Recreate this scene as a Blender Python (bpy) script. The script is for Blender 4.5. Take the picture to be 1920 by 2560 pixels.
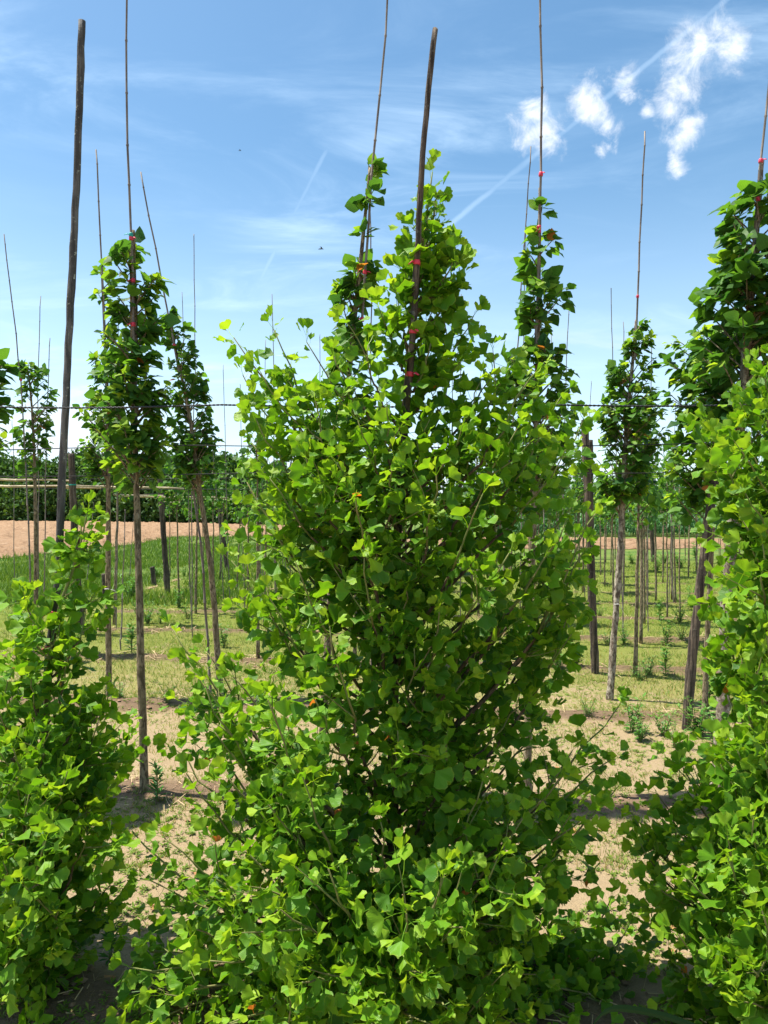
import bpy, math, random
import numpy as np
from mathutils import Vector, Matrix

# ------------------------------------------------------------------ camera, world, sun, exposure
scene = bpy.context.scene
for o in list(bpy.data.objects):
    bpy.data.objects.remove(o)
COL = scene.collection
EYE, F = 1.65, 1850.0            # eye height in metres, focal length in photo pixels (1920 wide)
cam_d = bpy.data.cameras.new('camera')
cam_d.sensor_fit = 'HORIZONTAL'; cam_d.sensor_width = 36.0
cam_d.lens = 36.0 * F / 1920.0
cam_d.clip_start = 0.05; cam_d.clip_end = 6000
cam = bpy.data.objects.new('camera', cam_d); COL.objects.link(cam)
cam.location = (0, 0, EYE); cam.rotation_euler = (math.radians(90), 0, 0)
scene.camera = cam
scene.view_settings.view_transform = 'Standard'
scene.view_settings.look = 'None'
scene.view_settings.exposure = 1.02
scene.cycles.max_bounces = 6; scene.cycles.diffuse_bounces = 3; scene.cycles.glossy_bounces = 2; scene.cycles.transmission_bounces = 4
scene.view_settings.gamma = 1.0
scene.view_settings.use_curve_mapping = False

SUN_EL = math.radians(68)
SUN_H = Vector((-0.93, 0.22, 0)).normalized()                 # horizontal direction towards the sun
SUN_V = (SUN_H * math.cos(SUN_EL) + Vector((0, 0, math.sin(SUN_EL)))).normalized()
sun_d = bpy.data.lights.new('sun', 'SUN'); sun_d.energy = 5.0; sun_d.angle = math.radians(0.55)
sun_d.color = (1.0, 0.955, 0.87)
sun = bpy.data.objects.new('sun', sun_d); COL.objects.link(sun)
sun.rotation_euler = SUN_V.to_track_quat('Z', 'Y').to_euler()
sun.location = (0, 0, 30)

class NB:
    """small node builder"""
    def __init__(self, tree):
        self.t = tree; self.n = tree.nodes; self.l = tree.links
        self.n.clear()
    def add(self, kind, **kw):
        nd = self.n.new(kind)
        for k, v in kw.items():
            setattr(nd, k, v)
        return nd
    def put(self, sock, v):
        if hasattr(v, 'is_output'):
            self.l.new(v, sock)
        else:
            sock.default_value = v
    def math(self, op, a, b=None, c=None, clamp=False):
        nd = self.add('ShaderNodeMath', operation=op); nd.use_clamp = clamp
        for i, v in enumerate((a, b, c)):
            if v is not None: self.put(nd.inputs[i], v)
        return nd.outputs[0]
    def vmath(self, op, a, b=None, out=0):
        nd = self.add('ShaderNodeVectorMath', operation=op)
        self.put(nd.inputs[0], a)
        if b is not None: self.put(nd.inputs[1], b)
        return nd.outputs[out]
    def mix(self, fac, a, b):
        nd = self.add('ShaderNodeMix', data_type='RGBA')
        self.put(nd.inputs[0], fac); self.put(nd.inputs[6], a); self.put(nd.inputs[7], b)
        return nd.outputs[2]
    def noise(self, vec, scale, detail=4, rough=0.55, dist=0.0, color=False):
        nd = self.add('ShaderNodeTexNoise')
        if vec is not None: self.l.new(vec, nd.inputs['Vector'])
        nd.inputs['Scale'].default_value = scale; nd.inputs['Detail'].default_value = detail
        nd.inputs['Roughness'].default_value = rough; nd.inputs['Distortion'].default_value = dist
        return nd.outputs[1 if color else 0]
    def smooth(self, x, lo, hi, tmin=0.0, tmax=1.0):
        nd = self.add('ShaderNodeMapRange', interpolation_type='SMOOTHSTEP')
        self.put(nd.inputs[0], x)
        for i, v in zip((1, 2, 3, 4), (lo, hi, tmin, tmax)): self.put(nd.inputs[i], v)
        return nd.outputs[0]
    def attr(self, name, out=2):
        nd = self.add('ShaderNodeAttribute'); nd.attribute_name = name
        return nd.outputs[out]

def pdir(px, py):
    return Vector(((px - 960) / F, 1.0, (1280 - py) / F)).normalized()

world = bpy.data.worlds.new('World'); scene.world = world; world.use_nodes = True
b = NB(world.node_tree)
out = b.add('ShaderNodeOutputWorld'); bg = b.add('ShaderNodeBackground')
bg.inputs['Strength'].default_value = 0.088
b.l.new(bg.outputs[0], out.inputs[0])
sky = b.add('ShaderNodeTexSky', sky_type='NISHITA')
sky.sun_disc = False; sky.sun_elevation = SUN_EL
sky.sun_rotation = math.atan2(SUN_H.x, SUN_H.y)
sky.altitude = 100; sky.air_density = 1.0; sky.dust_density = 0.9; sky.ozone_density = 1.6
tc = b.add('ShaderNodeTexCoord'); D = tc.outputs['Generated']
sep = b.add('ShaderNodeSeparateXYZ'); b.l.new(D, sep.inputs[0])
zc = b.math('MAXIMUM', sep.outputs[2], 0.0)
skycol = sky.outputs[0]
hs = b.add('ShaderNodeHueSaturation'); b.l.new(skycol, hs.inputs['Color'])
hs.inputs['Hue'].default_value = 0.488; hs.inputs['Saturation'].default_value = 1.16; hs.inputs['Value'].default_value = 1.10
skycol = hs.outputs[0]
# high thin cirrus: noise on a plane overhead, all round the sky
inv = b.math('DIVIDE', 1.0, b.math('ADD', zc, 0.14))
cmb = b.add('ShaderNodeCombineXYZ')
b.put(cmb.inputs[0], b.math('MULTIPLY', sep.outputs[0], inv)); b.put(cmb.inputs[1], b.math('MULTIPLY', sep.outputs[1], inv))
mp = b.add('ShaderNodeMapping'); b.l.new(cmb.outputs[0], mp.inputs[0])
mp.inputs['Rotation'].default_value = (0, 0, 0.6); mp.inputs['Scale'].default_value = (1.0, 2.3, 1); mp.inputs['Location'].default_value = (3.1, 0.4, 0)
ci = b.noise(mp.outputs[0], 1.5, 9, 0.62, 0.9)
ci2 = b.noise(cmb.outputs[0], 0.9, 3, 0.5, 0.2)
cirrus = b.math('MULTIPLY', b.smooth(ci, 0.42, 0.82), b.smooth(ci2, 0.36, 0.66))
cirrus = b.math('MULTIPLY', cirrus, 0.70)
# low banks of cloud near the horizon, all round
mp2 = b.add('ShaderNodeMapping'); b.l.new(D, mp2.inputs[0])
mp2.inputs['Scale'].default_value = (1.6, 1.6, 7.0); mp2.inputs['Location'].default_value = (0.35, 0.0, 0.35)
bank = b.noise(mp2.outputs[0], 2.3, 8, 0.58, 0.35)
elev = b.math('MULTIPLY', b.smooth(zc, 0.0, 0.03), b.smooth(zc, 0.27, 0.12))
bank = b.math('MULTIPLY', b.smooth(bank, 0.50, 0.66), b.math('MULTIPLY', elev, 0.8))
haze_h = b.math('MULTIPLY', b.smooth(zc, 0.46, 0.0), 0.50)
# small cumulus puffs
wn = b.noise(D, 9.0, 9, 0.62, 0.25, color=True)
warp = b.vmath('ADD', D, b.vmath('MULTIPLY', b.vmath('SUBTRACT', wn, (0.5, 0.5, 0.5)), (0.075, 0.075, 0.075)))
puffs = [(1332, 290, 62), (1360, 345, 66), (1490, 250, 66), (1525, 300, 44), (1512, 358, 28), (1590, 208, 38),
         (1745, 140, 74), (1800, 95, 56), (1722, 215, 70), (1698, 275, 66), (1730, 325, 50), (1718, 402, 34), (1835, 130, 48),
         (1630, 268, 30)]
dens = None
for px, py, r in puffs:
    dist = b.vmath('DISTANCE', warp, tuple(pdir(px, py)), out=1)
    m = b.math('SUBTRACT', 1.0, b.math('DIVIDE', dist, r / F * 0.86))
    dens = m if dens is None else b.math('MAXIMUM', dens, m)
fray = b.noise(D, 30.0, 8, 0.66, 0.4)
dens = b.math('ADD', dens, b.math('MULTIPLY', b.math('SUBTRACT', fray, 0.53), 2.6))
cum = b.math('MULTIPLY', b.smooth(dens, -0.1, 1.25), 0.97)
# contrails
def contrail(p1, p2, width, amt):
    a, c = pdir(*p1), pdir(*p2)
    nrm = a.cross(c).normalized(); mid = ((a + c) / 2).normalized(); half = math.acos(max(-1, min(1, a.dot(mid))))
    wob = b.noise(D, 40.0, 4, 0.6)
    dd = b.math('ABSOLUTE', b.math('ADD', b.vmath('DOT_PRODUCT', D, tuple(nrm), out=1), b.math('MULTIPLY', b.math('SUBTRACT', wob, 0.5), 0.004)))
    line = b.smooth(dd, width, width * 0.1)
    ends = b.smooth(b.vmath('DOT_PRODUCT', D, tuple(mid), out=1), math.cos(half), math.cos(half * 0.75))
    patch = b.smooth(b.noise(D, 14.0, 3, 0.5), 0.25, 0.6, 0.45, 1.0)
    return b.math('MULTIPLY', b.math('MULTIPLY', line, ends), b.math('MULTIPLY', patch, amt))
tr = b.math('MAXIMUM', contrail((1040, 630), (2000, -150), 0.0050, 0.24), contrail((640, 720), (830, 350), 0.0036, 0.15))
allc = b.math('MAXIMUM', cirrus, tr)
col = b.mix(haze_h, skycol, (6.4, 8.0, 9.4, 1))
col = b.mix(allc, col, (5.8, 7.5, 9.2, 1))
col = b.mix(bank, col, (6.6, 7.1, 7.7, 1))
col = b.mix(cum, col, (7.2, 7.4, 7.7, 1))
b.l.new(col, bg.inputs['Color'])

# ------------------------------------------------------------------ helpers
rng = np.random.default_rng(7)
random.seed(7)

def P(px, py, d):
    return Vector(((px - 960) / F * d, d, EYE + (1280 - py) / F * d))
DS = 1920.0 / 1659.0
def PD(x, y, d):
    return P(x * DS, y * DS, d)

def hash2(ix, iy, s):
    h = np.sin(ix * 127.1 + iy * 311.7 + s * 74.7) * 43758.5453
    return h - np.floor(h)
def vnoise(x, y, s=0):
    x = np.asarray(x, float); y = np.asarray(y, float)
    ix, iy = np.floor(x), np.floor(y); fx, fy = x - ix, y - iy
    fx = fx * fx * (3 - 2 * fx); fy = fy * fy * (3 - 2 * fy)
    a = hash2(ix, iy, s); bb = hash2(ix + 1, iy, s); c = hash2(ix, iy + 1, s); d = hash2(ix + 1, iy + 1, s)
    return a + (bb - a) * fx + (c - a) * fy + (a - bb - c + d) * fx * fy
def fbm(x, y, s=0, o=4):
    t = 0; amp = .5
    for i in range(o):
        t = t + amp * vnoise(x * 2 ** i, y * 2 ** i, s + i * 3.1); amp *= .5
    return t

ROW0, ROWD, ROWS = 2.35, 1.87, 0.10            # planting rows: y + ROWS*x = ROW0 + k*ROWD
def rowdist(x, y):
    v = (y + ROWS * x - ROW0) / ROWD
    return (v - np.round(v)) * ROWD
def gz(x, y):
    x = np.asarray(x, float); y = np.asarray(y, float)
    rd = rowdist(x, y)
    inplot = np.clip((x + 5.2) / 0.8, 0, 1) * np.clip((26 - y) / 3, 0, 1) * np.clip((y - 1.0) / 0.6, 0, 1)
    ridge = 0.055 * np.exp(-(rd / 0.22) ** 2) * (0.25 + 1.3 * fbm(x * 2.2, y * 2.2, 5))
    fade = np.clip((25 - y) / 4, 0, 1) * np.clip((14 - np.abs(x)) / 3, 0, 1)
    rough = (fbm(x * 1.3, y * 1.3, 1) - .5) * 0.05 + (fbm(x * 9, y * 9, 2, 3) - .5) * 0.03
    return ridge * inplot * fade + rough * fade
def gz1(x, y):
    return float(gz(x, y))

def raw_mesh(name, V, Fc, mats, smooth=True, attrs=None, mi=None):
    me = bpy.data.meshes.new(name)
    V = np.asarray(V, np.float32)
    if isinstance(Fc, np.ndarray):
        n, k = Fc.shape
        me.vertices.add(len(V)); me.vertices.foreach_set('co', V.ravel())
        me.loops.add(n * k); me.loops.foreach_set('vertex_index', Fc.astype(np.int32).ravel())
        me.polygons.add(n)
        me.polygons.foreach_set('loop_start', np.arange(0, n * k, k, dtype=np.int32))
        me.polygons.foreach_set('loop_total', np.full(n, k, np.int32))
    else:
        me.from_pydata([tuple(map(float, v)) for v in V], [], Fc)
    for m in (mats if isinstance(mats, (list, tuple)) else [mats]):
        me.materials.append(m)
    if mi is not None:
        me.polygons.foreach_set('material_index', np.asarray(mi, np.int32))
    me.polygons.foreach_set('use_smooth', np.full(len(me.polygons), smooth, bool))
    for k, (typ, arr) in (attrs or {}).items():
        a = me.attributes.new(k, typ, 'POINT')
        a.data.foreach_set('vector' if typ == 'FLOAT_VECTOR' else 'value', np.asarray(arr, np.float32).ravel())
    me.update(calc_edges=True)
    return me
def link(name, me, parent=None, loc=None):
    o = bpy.data.objects.new(name, me); COL.objects.link(o)
    if parent is not None: o.parent = parent
    if loc is not None: o.location = loc
    return o
def tag(o, label=None, cat=None, group=None, kind=None):
    if label: o['label'] = label
    if cat: o['category'] = cat
    if group: o['group'] = group
    if kind: o['kind'] = kind
    return o
def empty(name, loc, label=None, cat=None, group=None):
    o = link(name, None, loc=loc); o.empty_display_size = 0.1
    return tag(o, label, cat, group)
def copy_thing(root, loc, rz=0, sc=1.0):
    r = root.copy(); COL.objects.link(r); r.location = loc; r.rotation_euler = (0, 0, rz); r.scale = (sc, sc, sc)
    for ch in root.children:
        c = ch.copy(); COL.objects.link(c); c.parent = r
    return r

class MB:
    """collects shapes for one mesh"""
    def __init__(self): self.V = []; self.F = []; self.M = []
    def tube(self, pts, rad, sides=8, rough=0.0, seed=0, cap=True, squash=1.0, mat=0, freq=1.0):
        pts = [Vector(p) for p in pts]; n = len(pts)
        if not hasattr(rad, '__len__'): rad = [rad] * n
        base = len(self.V)
        t0 = (pts[1] - pts[0]).normalized()
        u = t0.orthogonal().normalized()
        for i in range(n):
            t = (pts[min(i + 1, n - 1)] - pts[max(i - 1, 0)]).normalized()
            u = (u - t * u.dot(t)).normalized(); w = t.cross(u)
            for k in range(sides):
                a = 2 * math.pi * k / sides
                r = rad[i]
                if rough:
                    r *= 1 + rough * (float(vnoise(k * 0.9 * freq + seed * 7.3, i * 0.45 + seed, 3)) - .5) * 2
                self.V.append(pts[i] + u * (math.cos(a) * r) + w * (math.sin(a) * r * squash))
        for i in range(n - 1):
            for k in range(sides):
                k2 = (k + 1) % sides
                self.F.append((base + i * sides + k, base + i * sides + k2, base + (i + 1) * sides + k2, base + (i + 1) * sides + k)); self.M.append(mat)
        if cap:
            self.F.append(tuple(base + k for k in range(sides))[::-1]); self.M.append(mat)
            self.F.append(tuple(base + (n - 1) * sides + k for k in range(sides))); self.M.append(mat)
        return self
    def quad(self, a, c, d, e, mat=0):
        i = len(self.V); self.V += [Vector(a), Vector(c), Vector(d), Vector(e)]; self.F.append((i, i + 1, i + 2, i + 3)); self.M.append(mat)
    def tri(self, a, c, d, mat=0):
        i = len(self.V); self.V += [Vector(a), Vector(c), Vector(d)]; self.F.append((i, i + 1, i + 2)); self.M.append(mat)
    def mesh(self, name, mats, smooth=True, origin=None):
        o = Vector(origin) if origin is not None else Vector()
        return raw_mesh(name, [v - o for v in self.V], self.F, mats, smooth, mi=self.M)
    def build(self, name, mats, parent=None, origin=None, smooth=True):
        return link(name, self.mesh(name, mats, smooth, origin), parent)

def bez(p0, p1, p2, n):
    return [p0 * (1 - t) ** 2 + p1 * 2 * t * (1 - t) + p2 * t * t for t in [i / (n - 1) for i in range(n)]]
def poly_interp(pts, n):
    """resample a polyline to n points, smoothly (Catmull-Rom)"""
    pts = [Vector(p) for p in pts]
    L = [0]
    for i in range(1, len(pts)): L.append(L[-1] + (pts[i] - pts[i - 1]).length)
    res = []
    for s in np.linspace(0, L[-1], n):
        i = max(0, min(len(pts) - 2, int(np.searchsorted(L, s, 'right')) - 1))
        t = (s - L[i]) / max(1e-9, L[i + 1] - L[i])
        p0, p1, p2, p3 = pts[max(i - 1, 0)], pts[i], pts[i + 1], pts[min(i + 2, len(pts) - 1)]
        res.append(0.5 * ((2 * p1) + (p2 - p0) * t + (2 * p0 - 5 * p1 + 4 * p2 - p3) * t * t + (3 * p1 - p0 - 3 * p2 + p3) * t ** 3))
    return res

# ------------------------------------------------------------------ materials
def new_mat(name):
    m = bpy.data.materials.new(name); m.use_nodes = True
    return m, NB(m.node_tree)
def finish(bb, surf, disp=None):
    o = bb.add('ShaderNodeOutputMaterial'); bb.l.new(surf, o.inputs['Surface'])

def leaf_material(name, c_dark, c_mid, c_young, c_dry, veins, trans, rough=0.42, edge=0.0, sat_t=1.0):
    m, bb = new_mat(name)
    tint = bb.attr('tint'); lu = bb.attr('lu', 1)
    s = bb.add('ShaderNodeSeparateXYZ'); bb.l.new(lu, s.inputs[0])
    rp = bb.add('ShaderNodeValToRGB'); bb.l.new(tint, rp.inputs[0])
    e = rp.color_ramp.elements
    e[0].position = 0.0; e[0].color = (*c_dark, 1); e[1].position = 1.0; e[1].color = (*c_dry, 1)
    for pos, c in ((0.45, c_mid), (0.90, c_young), (0.945, c_young), (0.95, c_dry)):
        x = e.new(pos); x.color = (*c, 1)
    geo = bb.add('ShaderNodeNewGeometry')
    nz = bb.noise(geo.outputs['Position'], 18.0, 3, 0.6)
    var = bb.math('MULTIPLY_ADD', nz, 0.5, 0.75)
    vs = bb.math('SINE', bb.math('MULTIPLY', s.outputs[0], veins))
    vein = bb.math('MULTIPLY_ADD', vs, 0.06, 1.0)
    k = bb.math('MULTIPLY', var, vein)
    kc = bb.add('ShaderNodeCombineXYZ')
    for i in range(3): bb.put(kc.inputs[i], k)
    colr = bb.vmath('MULTIPLY', rp.outputs[0], kc.outputs[0])
    if edge:
        ef = bb.math('MULTIPLY', bb.smooth(s.outputs[1], 0.90, 1.02), edge)
        colr = bb.mix(ef, colr, (0.30, 0.36, 0.05, 1))
    bm = bb.add('ShaderNodeBump'); bm.inputs['Strength'].default_value = 0.25; bm.inputs['Distance'].default_value = 0.002
    bb.l.new(vs, bm.inputs['Height'])
    pr = bb.add('ShaderNodeBsdfPrincipled'); bb.l.new(colr, pr.inputs['Base Color'])
    pr.inputs['Roughness'].default_value = rough; pr.inputs['Specular IOR Level'].default_value = 0.28
    bb.l.new(bm.outputs[0], pr.inputs['Normal'])
    tl = bb.add('ShaderNodeBsdfTranslucent')
    tcol = bb.vmath('MULTIPLY', colr, (1.48, 1.38, 0.55))
    bb.l.new(tcol, tl.inputs['Color'])
    mx = bb.add('ShaderNodeMixShader'); mx.inputs[0].default_value = trans
    bb.l.new(pr.outputs[0], mx.inputs[1]); bb.l.new(tl.outputs[0], mx.inputs[2])
    finish(bb, mx.outputs[0])
    return m
M_GINK = leaf_material('ginkgo_leaf', (0.036, 0.122, 0.009), (0.130, 0.300, 0.013), (0.320, 0.475, 0.032), (0.55, 0.17, 0.04), 75.0, 0.42, 0.44, 0.6)
M_LIND = leaf_material('broad_leaf', (0.020, 0.080, 0.024), (0.110, 0.255, 0.028), (0.310, 0.440, 0.035), (0.40, 0.15, 0.04), 22.0, 0.48, 0.50)
M_HEDG = leaf_material('hedge_leaf', (0.020, 0.055, 0.012), (0.045, 0.115, 0.020), (0.110, 0.210, 0.035), (0.16, 0.13, 0.05), 3.0, 0.25, 0.55)
M_WEED = leaf_material('weed_leaf', (0.030, 0.110, 0.020), (0.070, 0.220, 0.030), (0.170, 0.320, 0.050), (0.34, 0.26, 0.10), 5.0, 0.30, 0.5)
M_GRAS = leaf_material('grass_blade', (0.070, 0.150, 0.016), (0.135, 0.225, 0.026), (0.220, 0.270, 0.048), (0.36, 0.28, 0.12), 2.0, 0.30, 0.6)
M_CORN = leaf_material('maize_leaf', (0.035, 0.110, 0.030), (0.060, 0.180, 0.050), (0.110, 0.240, 0.060), (0.30, 0.26, 0.10), 3.0, 0.28, 0.5)

def bark_material(name, c1, c2, c3, scale=60.0, stretch=0.12, bump=0.6, lich=0.0, rough=0.85):
    m, bb = new_mat(name)
    t = bb.add('ShaderNodeTexCoord'); mpn = bb.add('ShaderNodeMapping'); bb.l.new(t.outputs['Object'], mpn.inputs[0])
    mpn.inputs['Scale'].default_value = (1, 1, stretch)
    n1 = bb.noise(mpn.outputs[0], scale, 6, 0.65, 0.5)
    n2 = bb.noise(t.outputs['Object'], 7.0, 4, 0.6)
    n3 = bb.noise(t.outputs['Object'], 45.0, 4, 0.7)
    c = bb.mix(bb.smooth(n1, 0.43, 0.57), (*c1, 1), (*c2, 1))
    c = bb.mix(bb.math('MULTIPLY', bb.smooth(n2, 0.40, 0.68), 0.75), c, (*c3, 1))
    if lich:
        c = bb.mix(bb.math('MULTIPLY', bb.smooth(n3, 0.60, 0.68), lich), c, (0.40, 0.41, 0.33, 1))
    pr = bb.add('ShaderNodeBsdfPrincipled'); bb.l.new(c, pr.inputs['Base Color']); pr.inputs['Roughness'].default_value = rough
    pr.inputs['Specular IOR Level'].default_value = 0.2
    bm = bb.add('ShaderNodeBump'); bm.inputs['Strength'].default_value = bump; bm.inputs['Distance'].default_value = 0.013
    bb.l.new(bb.math('ADD', n1, bb.math('MULTIPLY', n3, 0.4)), bm.inputs['Height']); bb.l.new(bm.outputs[0], pr.inputs['Normal'])
    finish(bb, pr.outputs[0])
    return m
M_POLE = bark_material('weathered_pole', (0.070, 0.066, 0.062), (0.150, 0.142, 0.130), (0.038, 0.036, 0.034), 55, 0.08, 0.9, 0.9)
M_POST = bark_material('old_post', (0.040, 0.031, 0.024), (0.170, 0.128, 0.092), (0.040, 0.032, 0.028), 50, 0.045, 1.0, 0.25)
M_BARK = bark_material('young_bark', (0.085, 0.062, 0.038), (0.330, 0.260, 0.165), (0.160, 0.132, 0.065), 62, 0.30, 1.0, 0.35)
M_PALE = bark_material('pale_flaky_bark', (0.110, 0.080, 0.058), (0.420, 0.365, 0.280), (0.150, 0.115, 0.080), 42, 0.5, 1.0, 0.6)
M_GBRK = bark_material('ginkgo_bark', (0.110, 0.075, 0.045), (0.200, 0.145, 0.085), (0.070, 0.050, 0.034), 70, 0.25, 0.6, 0.2)
M_TWIG = bark_material('green_twig', (0.150, 0.190, 0.050), (0.230, 0.240, 0.080), (0.170, 0.120, 0.060), 50, 0.3, 0.2)
M_CANE = bark_material('bamboo_cane', (0.160, 0.130, 0.110), (0.235, 0.195, 0.160), (0.095, 0.080, 0.075), 45, 0.08, 0.3, 0.2, 0.6)
M_RAIL = bark_material('dry_bamboo', (0.440, 0.360, 0.220), (0.580, 0.490, 0.320), (0.300, 0.230, 0.140), 45, 0.3, 0.3, 0.0, 0.6)
def plain(name, c, rough=0.6, spec=0.3, nscale=80.0, namt=0.25, metal=0.0):
    m, bb = new_mat(name)
    t = bb.add('ShaderNodeTexCoord')
    nz = bb.noise(t.outputs['Object'], nscale, 4, 0.6)
    cc = bb.mix(nz, tuple(x * (1 - namt) for x in c) + (1,), tuple(min(1, x * (1 + namt)) for x in c) + (1,))
    pr = bb.add('ShaderNodeBsdfPrincipled'); bb.l.new(cc, pr.inputs['Base Color'])
    pr.inputs['Roughness'].default_value = rough; pr.inputs['Specular IOR Level'].default_value = spec; pr.inputs['Metallic'].default_value = metal
    finish(bb, pr.outputs[0]); return m
M_RED = plain('red_tie', (0.62, 0.045, 0.085), 0.45)
M_TEAL = plain('teal_twine', (0.02, 0.30, 0.24), 0.6)
M_ROPE = plain('black_rope', (0.020, 0.022, 0.024), 0.55, 0.3, 300, 0.5)
M_WIRE = plain('steel_wire', (0.025, 0.025, 0.027), 0.7, 0.2)
M_WHITE = plain('white_string', (0.72, 0.72, 0.68), 0.7)
M_STRAW = plain('dry_straw', (0.46, 0.34, 0.19), 0.9, 0.1, 6.0, 0.45)
M_DEAD = plain('dead_leaf', (0.40, 0.20, 0.09), 0.8, 0.1, 5.0, 0.4)
M_BIRD = plain('bird_dark', (0.03, 0.03, 0.035), 0.8)
M_BLADE_SHADE = plain('broad_blade_painted_shade', (0.012, 0.045, 0.014), 0.75, 0.1, 10, 0.3)  # green darkened so the colour itself carries the shadow over the blade

def ground_material():
    m, bb = new_mat('sandy_ground')
    geo = bb.add('ShaderNodeNewGeometry'); pos = geo.outputs['Position']
    g = bb.attr('grass'); s = bb.attr('soil'); lush = bb.attr('lush')
    nA = bb.noise(pos, 0.9, 5, 0.6); nB = bb.noise(pos, 5.0, 6, 0.65); nC = bb.noise(pos, 34.0, 5, 0.7); nD = bb.noise(pos, 150.0, 3, 0.6)
    sand = bb.mix(nB, (0.276, 0.198, 0.110, 1), (0.377, 0.287, 0.175, 1))
    sand = bb.mix(bb.math('MULTIPLY', bb.smooth(nD, 0.42, 0.75), 0.35), sand, (0.221, 0.147, 0.088, 1))
    sand = bb.mix(bb.math('MULTIPLY', bb.smooth(nC, 0.58, 0.72), 0.30), sand, (0.471, 0.368, 0.258, 1))
    soil = bb.mix(nC, (0.088, 0.052, 0.033, 1), (0.221, 0.144, 0.092, 1))
    dry = bb.mix(nC, (0.177, 0.147, 0.044, 1), (0.309, 0.272, 0.110, 1))
    green = bb.mix(nC, (0.081, 0.114, 0.017, 1), (0.199, 0.221, 0.039, 1))
    deep = bb.mix(nC, (0.044, 0.092, 0.015, 1), (0.096, 0.169, 0.033, 1))
    gm = bb.mix(bb.smooth(bb.math('ADD', bb.math('MULTIPLY', nA, 0.7), bb.math('MULTIPLY', nB, 0.3)), 0.36, 0.62), green, dry)
    gm = bb.mix(bb.smooth(g, 0.55, 0.95), gm, green)
    gm = bb.mix(lush, gm, bb.mix(bb.smooth(bb.noise(pos, 0.45, 5, 0.65), 0.38, 0.62), deep, (0.138, 0.175, 0.037, 1)))
    cov = bb.math('ADD', bb.math('ADD', g, bb.math('MULTIPLY', bb.math('SUBTRACT', nA, 0.5), 1.0)),
                  bb.math('ADD', bb.math('MULTIPLY', bb.math('SUBTRACT', nB, 0.5), 1.1), bb.math('MULTIPLY', bb.math('SUBTRACT', nC, 0.5), 1.6)))
    c = bb.mix(bb.smooth(cov, 0.42, 0.66), sand, gm)
    sm = bb.math('ADD', s, bb.math('MULTIPLY', bb.math('SUBTRACT', nB, 0.5), 1.2))
    c = bb.mix(bb.math('MULTIPLY', bb.smooth(sm, 0.45, 0.85), 0.85), c, soil)
    pr = bb.add('ShaderNodeBsdfPrincipled'); bb.l.new(c, pr.inputs['Base Color']); pr.inputs['Roughness'].default_value = 0.95
    pr.inputs['Specular IOR Level'].default_value = 0.1
    bm = bb.add('ShaderNodeBump'); bm.inputs['Strength'].default_value = 0.9; bm.inputs['Distance'].default_value = 0.03
    h = bb.math('ADD', bb.math('MULTIPLY', nC, 0.7), bb.math('MULTIPLY', nD, 0.25))
    bb.l.new(h, bm.inputs['Height']); bb.l.new(bm.outputs[0], pr.inputs['Normal'])
    finish(bb, pr.outputs[0]); return m
M_GROUND = ground_material()
def field_material():
    m, bb = new_mat('ploughed_sand')
    geo = bb.add('ShaderNodeNewGeometry'); pos = geo.outputs['Position']
    mp_ = bb.add('ShaderNodeMapping'); bb.l.new(pos, mp_.inputs[0]); mp_.inputs['Scale'].default_value = (0.25, 1.0, 1)
    a = bb.noise(mp_.outputs[0], 0.7, 6, 0.6); c_ = bb.noise(pos, 6.0, 6, 0.7); d_ = bb.noise(pos, 1.1, 6, 0.68)
    c = bb.mix(a, (0.236, 0.143, 0.079, 1), (0.335, 0.217, 0.128, 1))
    c = bb.mix(bb.math('MULTIPLY', bb.smooth(c_, 0.50, 0.66), 0.45), c, (0.147, 0.085, 0.046, 1))
    c = bb.mix(bb.math('MULTIPLY', bb.smooth(d_, 0.52, 0.66), 0.65), c, (0.136, 0.078, 0.044, 1))  # darker moist patches; this colour also stands in for shading of the clods
    c = bb.mix(bb.math('MULTIPLY', bb.smooth(d_, 0.46, 0.34), 0.55), c, (0.380, 0.262, 0.166, 1))
    pr = bb.add('ShaderNodeBsdfPrincipled'); bb.l.new(c, pr.inputs['Base Color']); pr.inputs['Roughness'].default_value = 0.95
    pr.inputs['Specular IOR Level'].default_value = 0.1
    bm = bb.add('ShaderNodeBump'); bm.inputs['Strength'].default_value = 1.0; bm.inputs['Distance'].default_value = 0.12
    bb.l.new(c_, bm.inputs['Height']); bb.l.new(bm.outputs[0], pr.inputs['Normal'])
    finish(bb, pr.outputs[0]); return m
M_FIELD = field_material()

# ------------------------------------------------------------------ ground, field
def axis(lo, hi, step, far):
    a = [-far, -far * .3, -far * .1, -60, -30] if far else []
    return a
xs = np.concatenate([[-3000, -900, -300, -120, -60, -35, -22], np.arange(-15, 15.01, 0.085), [22, 35, 60, 120, 300, 900, 3000]])
ys = [-400, -100, -30, -8, -2, 0.5, 1.0]
y = 1.3
while y < 27: ys.append(y); y += max(0.022, 0.0125 * y)
ys += [30, 36, 45, 60, 90, 140, 250, 600, 1500, 4000]
ys = np.array(ys, float)
X, Y = np.meshgrid(xs, ys)
Z = gz(X, Y)
nx, ny = len(xs), len(ys)
idx = np.arange(nx * ny).reshape(ny, nx)
Fq = np.stack([idx[:-1, :-1], idx[:-1, 1:], idx[1:, 1:], idx[1:, :-1]], -1).reshape(-1, 4)
vv = Y + ROWS * X
def grassiness(X, Y):
    v = Y + ROWS * X
    g = np.interp(v, [0, 3.0, 4.6, 6.0, 7.5, 9.0, 12, 18, 30, 200], [.16, .24, .32, .50, .68, .80, .88, .92, .92, .9])
    left = np.clip((-4.2 - X) / 1.0, 0, 1) * np.clip((Y - 8) / 3, 0, 1)
    return np.maximum(g, left * .98)
G = grassiness(X, Y)
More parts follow.
